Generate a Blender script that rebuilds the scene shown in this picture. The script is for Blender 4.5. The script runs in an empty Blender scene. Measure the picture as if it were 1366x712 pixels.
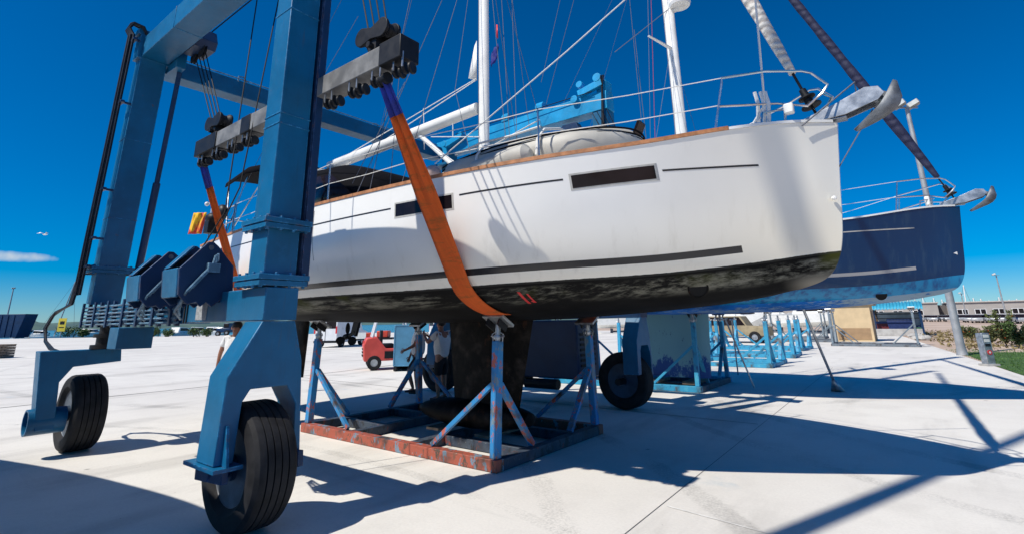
import bpy, bmesh, math, random
from mathutils import Vector, Matrix
random.seed(7)
V = Vector
D = bpy.data
scn = bpy.context.scene
COL = scn.collection
ORG = {}
R_ = math.radians

# ------------------------------------------------------------------ camera model
F, CX, CY = 675., 683., 255.
PITCH, ROLL, AZ = math.atan(173 / 675.), R_(0.95), R_(52.3)
CAM = V((0, 0, 1.65))
fh = V((-math.cos(AZ), math.sin(AZ), 0)); rh = V((math.sin(AZ), math.cos(AZ), 0))
FWD = fh * math.cos(PITCH) + V((0, 0, math.sin(PITCH)))
UP0 = -fh * math.sin(PITCH) + V((0, 0, math.cos(PITCH)))
RGT = rh * math.cos(ROLL) - UP0 * math.sin(ROLL)
UPV = rh * math.sin(ROLL) + UP0 * math.cos(ROLL)
cd = D.cameras.new('camera'); cam = D.objects.new('camera', cd); COL.objects.link(cam)
cam.matrix_world = Matrix(((RGT.x, UPV.x, -FWD.x, CAM.x), (RGT.y, UPV.y, -FWD.y, CAM.y), (RGT.z, UPV.z, -FWD.z, CAM.z), (0, 0, 0, 1)))
cd.sensor_width = 36; cd.lens = F / 1366 * 36; cd.shift_y = -101 / 1366; cd.clip_end = 20000; cd.clip_start = .05
scn.camera = cam
scn.render.resolution_x = 1024; scn.render.resolution_y = 533

# ------------------------------------------------------------------ light
SU = V((.27, .75, -1)).normalized()
sl = D.lights.new('sun', 'SUN'); so = D.objects.new('sun', sl); COL.objects.link(so)
sl.energy = 5.0; sl.angle = R_(.5); sl.color = (1, .94, .84)
so.rotation_euler = SU.to_track_quat('-Z', 'Y').to_euler(); so.location = (0, 0, 30)
w = D.worlds.new('World'); scn.world = w; w.use_nodes = True
nt = w.node_tree; N = nt.nodes; L = nt.links
bg = N['Background']; sky = N.new('ShaderNodeTexSky'); sky.sky_type = 'NISHITA'; sky.sun_disc = False
sky.sun_elevation = math.asin(-SU.z); sky.sun_rotation = math.atan2(-SU.x, -SU.y)
sky.air_density = 1.0; sky.dust_density = 0.0; sky.ozone_density = 4.0; sky.altitude = 200
hs = N.new('ShaderNodeHueSaturation'); hs.inputs['Saturation'].default_value = 1.42; hs.inputs['Value'].default_value = 1.0
hs.inputs['Hue'].default_value = .497
tn = N.new('ShaderNodeMixRGB'); tn.blend_type = 'MULTIPLY'; tn.inputs[0].default_value = 1; tn.inputs[2].default_value = (.60, .86, 1.20, 1); L.new(sky.outputs[0], tn.inputs[1]); L.new(tn.outputs[0], hs.inputs['Color'])
# one thin streak of cloud low over the sea
tc = N.new('ShaderNodeTexCoord'); sep = N.new('ShaderNodeSeparateXYZ'); L.new(tc.outputs['Generated'], sep.inputs[0])
def wm(op, a, b):
    n = N.new('ShaderNodeMath'); n.operation = op
    for i, q in enumerate((a, b)):
        if q is None: continue
        if isinstance(q, (int, float)): n.inputs[i].default_value = q
        else: L.new(q, n.inputs[i])
    return n.outputs[0]
def dirpx(px, py):
    d = FWD + RGT * ((px - CX) / F) - UPV * ((py - CY) / F); return d.normalized()
cdv = dirpx(4, 342)
az = wm('ARCTAN2', sep.outputs[1], wm('MULTIPLY', sep.outputs[0], -1)); az0 = math.atan2(cdv.y, -cdv.x)
da = wm('DIVIDE', wm('SUBTRACT', az, az0), .055); de = wm('DIVIDE', wm('SUBTRACT', sep.outputs[2], cdv.z), .0075)
nz = N.new('ShaderNodeTexNoise'); nz.inputs['Scale'].default_value = 60; L.new(tc.outputs['Generated'], nz.inputs['Vector'])
rr = wm('ADD', wm('MULTIPLY', da, da), wm('MULTIPLY', de, de))
msk = wm('MULTIPLY', wm('MAXIMUM', wm('SUBTRACT', 1.15, wm('ADD', rr, wm('MULTIPLY', wm('SUBTRACT', nz.outputs[0], .5), 1.4))), 0), .75)
msk = wm('MINIMUM', msk, .8)
mx = N.new('ShaderNodeMixRGB'); L.new(msk, mx.inputs[0]); L.new(hs.outputs[0], mx.inputs[1]); mx.inputs[2].default_value = (7.5, 8.4, 9.2, 1)
L.new(mx.outputs[0], bg.inputs['Color']); bg.inputs['Strength'].default_value = .082
scn.view_settings.view_transform = 'Standard'; scn.view_settings.look = 'None'; scn.view_settings.exposure = 0

# ------------------------------------------------------------------ materials
class NT:
    def __init__(s, name):
        s.m = D.materials.new(name); s.m.use_nodes = True; s.t = s.m.node_tree; s.b = s.t.nodes['Principled BSDF']
        s.tc = s.t.nodes.new('ShaderNodeTexCoord')
    def n(s, k, **kw):
        x = s.t.nodes.new(k)
        for a, v in kw.items(): setattr(x, a, v)
        return x
    def lk(s, a, b): s.t.links.new(a, b)
    def vec(s, scale=(1, 1, 1), loc=(0, 0, 0), src='Object'):
        mp = s.n('ShaderNodeMapping'); mp.inputs['Scale'].default_value = scale; mp.inputs['Location'].default_value = loc
        s.lk(s.tc.outputs[src], mp.inputs[0]); return mp.outputs[0]
    def noise(s, sc, det=4, rough=.55, vec=None):
        x = s.n('ShaderNodeTexNoise'); x.inputs['Scale'].default_value = sc; x.inputs['Detail'].default_value = det; x.inputs['Roughness'].default_value = rough
        s.lk(vec if vec is not None else s.tc.outputs['Object'], x.inputs['Vector']); return x.outputs[0]
    def ramp(s, f, a, b):
        x = s.n('ShaderNodeMapRange'); x.interpolation_type = 'SMOOTHSTEP'; x.inputs[1].default_value = a; x.inputs[2].default_value = b; s.lk(f, x.inputs[0]); return x.outputs[0]
    def math(s, op, a, b=None):
        x = s.n('ShaderNodeMath', operation=op)
        for i, q in enumerate((a, b)):
            if q is None: continue
            if isinstance(q, (int, float)): x.inputs[i].default_value = q
            else: s.lk(q, x.inputs[i])
        return x.outputs[0]
    def mix(s, f, a, b, mode='MIX'):
        x = s.n('ShaderNodeMixRGB', blend_type=mode)
        for i, q in enumerate((f, a, b)):
            if isinstance(q, (int, float)): x.inputs[i].default_value = q if i == 0 else (q, q, q, 1)
            elif isinstance(q, (tuple, list)): x.inputs[i].default_value = (*q[:3], 1)
            else: s.lk(q, x.inputs[i])
        return x.outputs[0]
    def bump(s, h, st=.2, dist=.01):
        x = s.n('ShaderNodeBump'); x.inputs['Strength'].default_value = st; x.inputs['Distance'].default_value = dist; s.lk(h, x.inputs['Height']); s.lk(x.outputs[0], s.b.inputs['Normal'])
    def fin(s, col, rough=.5, metal=0., spec=None):
        for k, q in (('Base Color', col), ('Roughness', rough), ('Metallic', metal)):
            if isinstance(q, (int, float)): s.b.inputs[k].default_value = q
            elif isinstance(q, (tuple, list)): s.b.inputs[k].default_value = (*q[:3], 1)
            else: s.lk(q, s.b.inputs[k])
        if spec is not None: s.b.inputs['Specular IOR Level'].default_value = spec
        return s.m

def m_plain(name, c, rough=.5, metal=0., var=.25, sc=6, bump=0., spec=None):
    t = NT(name); n = t.noise(sc, 5); d = tuple(x * (1 - var) for x in c); e = tuple(min(1, x * (1 + var * .6)) for x in c)
    col = t.mix(t.ramp(n, .3, .7), d, e)
    if bump: t.bump(t.noise(sc * 6, 4), bump, .01)
    ro = t.math('ADD', t.math('MULTIPLY', n, .25), rough - .12)
    return t.fin(col, ro, metal, spec)

def m_paint(name, c, rust=.5, dirt=.4, rough=.36):
    t = NT(name); n1 = t.noise(1.6, 6, .6); n2 = t.noise(9, 6, .65); st = t.noise(3, 5, .6, t.vec((7, 7, .5)))
    col = t.mix(t.ramp(n1, .3, .7), tuple(x * .78 for x in c), tuple(x * 1.14 for x in c))
    col = t.mix(t.math('MULTIPLY', t.ramp(st, .56, .8), .5 * dirt), col, (.02, .025, .03))
    col = t.mix(t.math('MULTIPLY', t.ramp(n2, .58, .72), .35 * dirt), col, tuple(min(1, x * 1.8 + .012) for x in c))
    ru = t.math('MULTIPLY', t.ramp(n2, .66 - .05 * rust, .70), t.ramp(t.noise(2.3, 3), .52, .62))
    col = t.mix(t.math('MULTIPLY', ru, min(1, rust)), col, (.12, .04, .015))
    bv = t.n('ShaderNodeBevel'); bv.samples = 4; bv.inputs['Radius'].default_value = .022; ge = t.n('ShaderNodeNewGeometry'); dt = t.n('ShaderNodeVectorMath', operation='DOT_PRODUCT'); t.lk(bv.outputs[0], dt.inputs[0]); t.lk(ge.outputs['Normal'], dt.inputs[1])
    ed = t.math('MULTIPLY', t.ramp(dt.outputs['Value'], .985, .90), t.ramp(t.noise(16, 5, .7), .46, .58)); col = t.mix(t.math('MULTIPLY', ed, .75), col, tuple(min(1, x * 2.6 + .05) for x in c)); col = t.mix(t.math('MULTIPLY', t.math('MULTIPLY', ed, t.ramp(t.noise(7, 4), .52, .6)), .9), col, (.10, .035, .015))
    run = t.math('MULTIPLY', t.ramp(t.noise(5, 6, .6, t.vec((5, 5, .35), (3, 1, 7))), .60, .70), t.ramp(n1, .45, .62)); col = t.mix(t.math('MULTIPLY', run, .55 * rust), col, (.10, .055, .03))
    t.bump(t.noise(30, 4), .06, .004)
    return t.fin(col, t.math('ADD', t.math('MULTIPLY', n2, .35), rough - .12), 0., .36)

def m_flake(name, cols, base, spec=None):
    """steel with several coats of flaking paint"""
    t = NT(name); col = base
    for i, (c, a) in enumerate(cols):
        n = t.noise(5 + i * 2.3, 6, .68, t.vec((1, 1, .55), (i * 7.3, i * 3.1, i)))
        col = t.mix(t.ramp(n, a, a + .035), col, c)
    sc = t.noise(26, 5, .7); col = t.mix(t.math('MULTIPLY', t.ramp(sc, .66, .7), .1 if spec else 1), col, (.45, .43, .40)); col = t.mix(t.ramp(t.noise(3, 5), .5, .75), col, (.05, .04, .035))
    t.bump(sc, .2, .006)
    return t.fin(col, .6, 0., spec)

M = {}
LB = (.004, .115, .25)
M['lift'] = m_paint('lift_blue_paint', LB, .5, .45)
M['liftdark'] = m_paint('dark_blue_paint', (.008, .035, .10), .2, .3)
M['liftsunlit'] = m_paint('sunlit_blue_paint', (.006, .30, .60), .2, .15)  # brighter copy of the lift blue, sunlight put into the colour
M['tyre'] = m_plain('tyre_rubber', (.018, .018, .020), .75, 0, .45, 7, .2, .25)
M['rim'] = m_plain('dusty_rim', (.11, .13, .16), .5, .1, .4, 5)
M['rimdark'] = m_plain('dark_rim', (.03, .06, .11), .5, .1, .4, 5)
M['steel'] = m_plain('galvanised_steel', (.42, .44, .46), .38, .75, .35, 8, .05)
M['inox'] = m_plain('stainless_tube', (.62, .63, .64), .22, .95, .12, 10)
M['galv'] = m_plain('weathered_anchor_steel', (.17, .185, .205), .55, .45, .4, 9, .15)
M['black'] = m_plain('black_grease_steel', (.010, .011, .014), .5, 0, .4, 12, 0, .3)
M['rubber'] = m_plain('black_hose', (.006, .010, .02), .45, 0, .3, 8, 0, .3)
M['cable'] = m_plain('wire_rope', (.008, .008, .010), .6, 0, .3, 30, 0, .2)
M['grey'] = m_plain('grey_spreader_paint', (.20, .20, .195), .55, 0, .45, 4, .12)
M['pipe'] = m_paint('blue_grey_pipe', (.10, .19, .27), .2, .5)
M['alu'] = m_plain('white_mast_paint', (.84, .84, .81), .3, .0, .08, 3)
M['rope'] = m_plain('white_rope', (.72, .72, .70), .7, 0, .1, 40)
M['ropeg'] = m_plain('grey_rope', (.13, .14, .17), .6, .2, .2, 40)
M['ropered'] = m_plain('red_rope', (.35, .06, .10), .7, 0, .2, 40)
M['teak'] = m_plain('teak', (.46, .20, .085), .55, 0, .3, 14, .1)
M['gel'] = m_plain('white_gelcoat', (.80, .80, .77), .28, 0, .06, 2)
M['glass'] = m_plain('dark_glass', (.016, .011, .013), .10, 0, .4, 3, 0, .22)
M['winframe'] = m_plain('pale_frame', (.55, .54, .5), .4, 0, .15, 8)
M['blackline'] = m_plain('dark_line', (.015, .016, .02), .4, 0, .2, 8)
M['canvas'] = m_plain('black_canvas', (.006, .006, .008), .9, 0, .3, 8, .1, .08)
M['keel'] = m_flake('keel_antifouling', [((.008, .007, .006), .5), ((.030, .014, .008), .6)], (.004, .004, .004), .1)
M['dinghy'] = m_plain('dinghy_fabric', (.47, .46, .42), .55, 0, .12, 4, .05)
M['sail'] = None
M['cradle'] = m_flake('flaking_cradle_paint', [((.025, .23, .52), .42), ((.17, .25, .31), .56), ((.48, .12, .085), .555)], (.12, .19, .27))
M['cradlered'] = m_flake('flaking_red_paint', [((.36, .085, .05), .40), ((.15, .24, .32), .55), ((.09, .06, .045), .58)], (.22, .08, .05))
M['cradledark'] = m_flake('weathered_dark_paint', [((.05, .07, .10), .45), ((.20, .05, .04), .6), ((.03, .03, .035), .55)], (.035, .05, .08))
M['cradlecyan'] = m_flake('cyan_cradle_paint', [((.03, .30, .50), .38), ((.02, .14, .30), .58), ((.11, .12, .13), .66)], (.06, .36, .52))
M['wood'] = m_plain('weathered_wood', (.20, .15, .11), .8, 0, .4, 7, .2)
M['skin'] = m_plain('tanned_skin', (.30, .13, .08), .5, 0, .12, 5)
M['tee'] = m_plain('white_tee_shirt', (.72, .72, .72), .85, 0, .08, 6, .1)
M['shorts'] = m_plain('black_shorts', (.012, .012, .015), .85, 0, .3, 6, .1)
M['hair'] = m_plain('dark_hair', (.015, .011, .009), .6, 0, .3, 30)
M['shoe'] = m_plain('dark_shoes', (.02, .02, .02), .6, 0, .3, 8)
M['white'] = m_plain('white_vehicle_paint', (.72, .73, .74), .3, 0, .08, 2)
M['red'] = m_plain('coral_red_paint', (.62, .075, .06), .4, 0, .15, 3)
M['panel'] = m_paint('blue_crate_paint', (.07, .22, .36), .1, .3, .5)
M['beige'] = m_plain('beige_plaster', (.62, .47, .28), .85, 0, .1, 2, .1)
M['beigedark'] = m_plain('brown_panel', (.34, .22, .12), .8, 0, .15, 3)
M['roofcyan'] = m_plain('cyan_roof_sheet', (.05, .36, .52), .45, 0, .15, 5)
M['wall'] = m_plain('grey_render_wall', (.36, .34, .32), .85, 0, .1, .4)
M['concrete2'] = m_plain('grey_concrete', (.42, .41, .39), .85, 0, .2, 3, .1)
M['leaf'] = m_plain('shrub_leaf', (.06, .11, .025), .6, 0, .6, 2)
M['leaf2'] = m_plain('pale_leaf', (.13, .16, .05), .6, 0, .5, 2)
M['dry'] = m_plain('dry_scrub', (.24, .19, .08), .8, 0, .5, .6)
M['stem'] = m_plain('brown_stem', (.08, .05, .03), .8)
M['yellow'] = m_plain('yellow_sign', (.70, .55, .05), .5, 0, .1, 3)
M['lampg'] = m_plain('lamp_post_grey', (.36, .37, .38), .5, .3, .15, 3)
M['screen'] = m_plain('pale_panel', (.62, .64, .62), .4, 0, .1, 5)
M['redsign'] = m_plain('red_sign', (.6, .03, .03), .45, 0, .1, 5)
M['bluefl'] = m_plain('blue_flag', (.015, .02, .22), .8, 0, .2, 9)
M['ballp'] = m_plain('pinkish_fender', (.55, .40, .36), .45, 0, .15, 6)
M['tan'] = m_plain('khaki_tarp', (.32, .26, .16), .8, 0, .25, 3)

def m_hull(name, top, band, bott, patch1, patch2, stripe, kind):
    t = NT(name)
    at = t.n('ShaderNodeAttribute', attribute_name='wl'); wl = at.outputs['Fac']
    ax = t.n('ShaderNodeAttribute', attribute_name='bx'); bx = ax.outputs['Fac']
    n1 = t.noise(1.2, 4); col = t.mix(t.ramp(n1, .3, .7), tuple(x * .95 for x in top), top)
    drip = t.noise(6, 5, .6, t.vec((1.2, 1.2, .10)))
    if kind == 'white':
        col = t.mix(t.math('MULTIPLY', t.ramp(wl, .85, .0), .42), col, (.74, .66, .48))
        col = t.mix(t.math('MULTIPLY', t.math('MULTIPLY', t.ramp(drip, .55, .72), t.ramp(wl, .9, .1)), .22), col, (.42, .38, .30))
        col = t.mix(t.math('MULTIPLY', t.math('MULTIPLY', t.ramp(drip, .6, .75), t.ramp(wl, .4, 1.3)), .10), col, (.42, .42, .42))
        col = t.mix(t.math('MULTIPLY', t.ramp(bx, -2.6, -.5), .40), col, (.80, .73, .56))
        ins = t.math('MULTIPLY', t.math('GREATER_THAN', wl, .105), t.math('LESS_THAN', wl, .175)); ins = t.math('MULTIPLY', ins, t.math('LESS_THAN', bx, -1.28))
        col = t.mix(ins, col, stripe)
    else:
        col = t.mix(t.math('MULTIPLY', t.ramp(drip, .5, .75), .35), col, (.05, .11, .17))
        ins = t.math('MULTIPLY', t.math('GREATER_THAN', wl, .20), t.math('LESS_THAN', wl, .262)); ins = t.math('MULTIPLY', ins, t.math('LESS_THAN', bx, -1.2))
        col = t.mix(ins, col, stripe)
        bc = t.mix(t.ramp(drip, .42, .68), band, (.012, .10, .28))
        col = t.mix(t.math('LESS_THAN', wl, .0), col, bc)
    low = 0.0 if kind == 'white' else -.22
    edge = t.math('ADD', wl, t.math('MULTIPLY', t.math('SUBTRACT', t.noise(14, 4), .5), .012))
    big = t.noise(1.3, 3, .5, t.vec((.55, 1, 1.5))); fine = t.noise(11, 8, .76, t.vec((.20 if kind == 'white' else .4, 1, 1.7)))
    b1 = t.mix(t.ramp(n1, .35, .65), bott, tuple(x * 1.9 for x in bott))
    if kind == 'white':
        lim = t.math('MULTIPLY', t.ramp(wl, -.03, -.07), t.ramp(wl, -.24, -.15))
        p = t.math('MULTIPLY', t.ramp(t.math('ADD', t.math('MULTIPLY', big, .45), t.math('MULTIPLY', fine, .75)), .53, .74), lim)
        b1 = t.mix(t.math('MULTIPLY', p, .78), b1, patch1)
        g = t.math('MULTIPLY', t.ramp(t.noise(1.7, 3, .5, t.vec((.8, 1, 1), (4, 2, 1))), .55, .68), t.ramp(wl, -.22, -.03))
        b1 = t.mix(t.math('MULTIPLY', g, .95), b1, patch2)
        b1 = t.mix(t.math('MULTIPLY', t.ramp(wl, -.028, -.012), .55), b1, (.05, .05, .045))
        # grey-white patch at the keel root
        pr = t.math('MULTIPLY', t.math('MULTIPLY', t.ramp(bx, -4.35, -4.2), t.ramp(bx, -3.5, -3.62)), t.ramp(wl, -.385, -.41))
        b1 = t.mix(t.math('MULTIPLY', pr, .8), b1, (.42, .43, .40))
        tip = t.math('MULTIPLY', t.ramp(bx, -1.05, -.75), t.ramp(wl, -.14, -.27)); b1 = t.mix(t.math('MULTIPLY', tip, .7), b1, (.34, .32, .27))
    else:
        bow = t.ramp(bx, -3.2, -1.6)
        p = t.ramp(t.math('ADD', t.math('ADD', t.math('MULTIPLY', big, .4), t.math('MULTIPLY', fine, .8)), t.math('MULTIPLY', bow, .13)), .61, .68)
        b1 = t.mix(t.math('MULTIPLY', p, .85), b1, patch1)
        b1 = t.mix(t.math('MULTIPLY', t.ramp(fine, .62, .68), .6), b1, patch2)
    und = t.math('LESS_THAN', edge, low)
    col = t.mix(und, col, b1)
    rough = t.math('ADD', t.math('MULTIPLY', und, .5), .22)
    t.bump(t.math('MULTIPLY', fine, und), .25, .01)
    t.lk(t.math('SUBTRACT', .5 if kind == 'white' else .28, t.math('MULTIPLY', und, .42 if kind == 'white' else .2)), t.b.inputs['Specular IOR Level'])
    return t.fin(col, rough)
M['hullw'] = m_hull('white_hull_gelcoat', (.90, .895, .865), None, (.0055, .0055, .0055), (.27, .265, .215), (.05, .055, .012), (.02, .02, .022), 'white')
M['hullb'] = m_hull('navy_hull_gelcoat', (.002, .040, .125), (.012, .25, .50), (.006, .09, .33), (.30, .40, .46), (.02, .05, .13), (.42, .42, .42), 'navy')
def m_keelblue():
    t = NT('worn_blue_keel'); sep_ = t.n('ShaderNodeSeparateXYZ'); t.lk(t.tc.outputs['Object'], sep_.inputs[0])
    f = t.noise(4, 8, .78, t.vec((1, 1, .6))); z = sep_.outputs[2]
    k = t.ramp(t.math('ADD', f, t.math('MULTIPLY', t.ramp(z, .3, .75), .2)), .52, .60)
    col = t.mix(k, (.005, .065, .26), (.17, .37, .43)); col = t.mix(t.ramp(t.noise(9, 6, .7, t.vec((1, 1, .35))), .63, .68), col, (.015, .06, .14))
    return t.fin(col, .6)
M['keelblue'] = m_keelblue()
def m_sail(name, a, b, sc):
    t = NT(name); wv = t.n('ShaderNodeTexWave'); wv.bands_direction = 'Z'; wv.inputs['Scale'].default_value = sc; wv.inputs['Distortion'].default_value = 3.5; wv.inputs['Detail'].default_value = 3; wv.inputs['Detail Scale'].default_value = 2
    t.lk(t.vec((1.5, 1.5, 1)), wv.inputs['Vector']); col = t.mix(t.ramp(wv.outputs[0], .1, .35), b, a); t.bump(wv.outputs[0], .5, .03); return t.fin(col, .75)
M['sailw'] = m_sail('furled_white_sail', (.60, .58, .54), (.47, .43, .39), 3.4)
M['sailb'] = m_sail('navy_sail_cover', (.008, .011, .045), (.012, .016, .055), 1.6)
def m_sling():
    t = NT('orange_webbing'); sp = t.n('ShaderNodeSeparateXYZ'); t.lk(t.tc.outputs['Object'], sp.inputs[0])
    wv = t.noise(3, 4, .6, t.vec((14, 1, .6))); col = t.mix(t.ramp(wv, .3, .7), (.84, .045, .003), (.97, .085, .006))
    tw = t.noise(30, 3, .6, t.vec((1, .12, .12))); col = t.mix(t.math('MULTIPLY', t.ramp(tw, .45, .6), .2), col, (.50, .035, .005))
    dirt = t.math('MULTIPLY', t.ramp(t.noise(6, 5, .7, t.vec((.4, 1, 2.2))), .50, .66), t.ramp(sp.outputs[2], 2.75, 2.1))
    col = t.mix(t.math('MULTIPLY', dirt, .7), col, (.10, .03, .015)); 
    lo = t.ramp(sp.outputs[2], 2.2, 1.75); col = t.mix(t.math('MULTIPLY', lo, .55), col, (.40, .16, .05))
    t.bump(wv, .4, .01); return t.fin(col, .9, 0, .06)
M['sling'] = m_sling()
M['slingblue'] = m_plain('blue_webbing', (.012, .03, .30), .75, 0, .3, 9, .15)
def m_cloth():
    t = NT('yellow_red_cloth'); n = t.noise(2.2, 3, .5, t.vec((1, 1, .5))); return t.fin(t.mix(t.ramp(n, .50, .54), (.80, .45, .02), (.60, .06, .03)), .85)
M['cloth'] = m_cloth()

def m_ground():
    t = NT('pale_concrete'); n1 = t.noise(.16, 6, .6); n2 = t.noise(1.1, 7, .65); n3 = t.noise(38, 5, .7); n4 = t.noise(.5, 6, .62, t.vec((1.6, .35, 1)))
    col = t.mix(t.ramp(n1, .3, .7), (.66, .635, .595), (.76, .74, .69))
    col = t.mix(t.math('MULTIPLY', t.ramp(n2, .45, .75), .35), col, (.50, .48, .445))
    col = t.mix(t.math('MULTIPLY', t.ramp(n4, .5, .68), .42), col, (.36, .345, .32))
    tr = t.noise(2.6, 5, .6, t.vec((.10, 1.0, 1), (3, 1, 0))); col = t.mix(t.math('MULTIPLY', t.ramp(tr, .62, .72), .16), col, (.25, .24, .22))
    v = t.n('ShaderNodeTexVoronoi'); v.inputs['Scale'].default_value = 1.1; t.lk(t.tc.outputs['Object'], v.inputs['Vector'])
    spot = t.math('MULTIPLY', t.ramp(v.outputs['Distance'], .055, .02), t.ramp(n2, .5, .56)); col = t.mix(t.math('MULTIPLY', spot, .7), col, (.10, .095, .085))
    v2 = t.n('ShaderNodeTexVoronoi'); v2.inputs['Scale'].default_value = 9; t.lk(t.tc.outputs['Object'], v2.inputs['Vector'])
    sp2 = t.math('MULTIPLY', t.ramp(v2.outputs['Distance'], .09, .04), t.ramp(n4, .52, .6)); col = t.mix(t.math('MULTIPLY', sp2, .6), col, (.14, .13, .12))
    blu = t.math('MULTIPLY', t.ramp(t.noise(.6, 4, .6, t.vec((1, 1, 1), (11.4, 2.7, 0))), .64, .72), t.ramp(n2, .45, .6)); col = t.mix(t.math('MULTIPLY', blu, .45), col, (.36, .47, .55))
    col = t.mix(t.math('MULTIPLY', t.ramp(n3, .3, .75), .15), col, (.30, .29, .27))
    spx = t.n('ShaderNodeSeparateXYZ'); t.lk(t.tc.outputs['Object'], spx.inputs[0])
    for cx, cy, R, wd, k in ((-14, -6, 15.2, .16, .30), (-14.2, -6.3, 17.0, .16, .26), (9, 22, 16.5, .14, .28), (9.2, 22.1, 18.2, .14, .24), (-22, 30, 27, .2, .25), (-6, -9, 13.4, .10, .20)):
        dx = t.math('SUBTRACT', spx.outputs[0], cx); dy = t.math('SUBTRACT', spx.outputs[1], cy); dd = t.math('SQRT', t.math('ADD', t.math('MULTIPLY', dx, dx), t.math('MULTIPLY', dy, dy))); e = t.math('ABSOLUTE', t.math('SUBTRACT', t.math('ADD', dd, t.math('MULTIPLY', n2, .12)), R))
        mk = t.math('MULTIPLY', t.ramp(e, wd, wd * .5), t.ramp(t.math('ADD', t.math('MULTIPLY', n4, .6), t.math('MULTIPLY', n3, .4)), .42, .62)); col = t.mix(t.math('MULTIPLY', mk, k * 1.5), col, (.20, .195, .185))
    t.bump(t.math('ADD', t.math('MULTIPLY', n3, .5), n2), .14, .012); return t.fin(col, .82, 0, .25)
M['ground'] = m_ground()
def m_sand():
    t = NT('sandy_earth'); col = t.mix(t.ramp(t.noise(.08, 6, .6), .35, .65), (.42, .31, .24), (.55, .43, .34)); col = t.mix(t.math('MULTIPLY', t.ramp(t.noise(.9, 5), .5, .7), .4), col, (.30, .23, .16)); return t.fin(col, .9)
M['sand'] = m_sand()
def m_lawn():
    t = NT('green_lawn'); col = t.mix(t.ramp(t.noise(1.3, 6, .7), .3, .7), (.028, .075, .012), (.07, .14, .025)); t.bump(t.noise(25, 4), .6, .05); return t.fin(col, .9)
M['lawn'] = m_lawn()
M['blade'] = m_plain('grass_blades', (.06, .14, .022), .6, 0, .5, 1)
def m_water():
    t = NT('sea_water'); t.bump(t.noise(.5, 6, .6, t.vec((1, 1, 1))), .5, .3); return t.fin((.012, .10, .17), .12)
M['water'] = m_water()
def m_hill():
    t = NT('hazy_pine_hill'); col = t.mix(t.ramp(t.noise(.012, 8, .7), .35, .65), (.05, .10, .10), (.085, .15, .125)); return t.fin(col, 1)
M['hill'] = m_hill()

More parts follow.
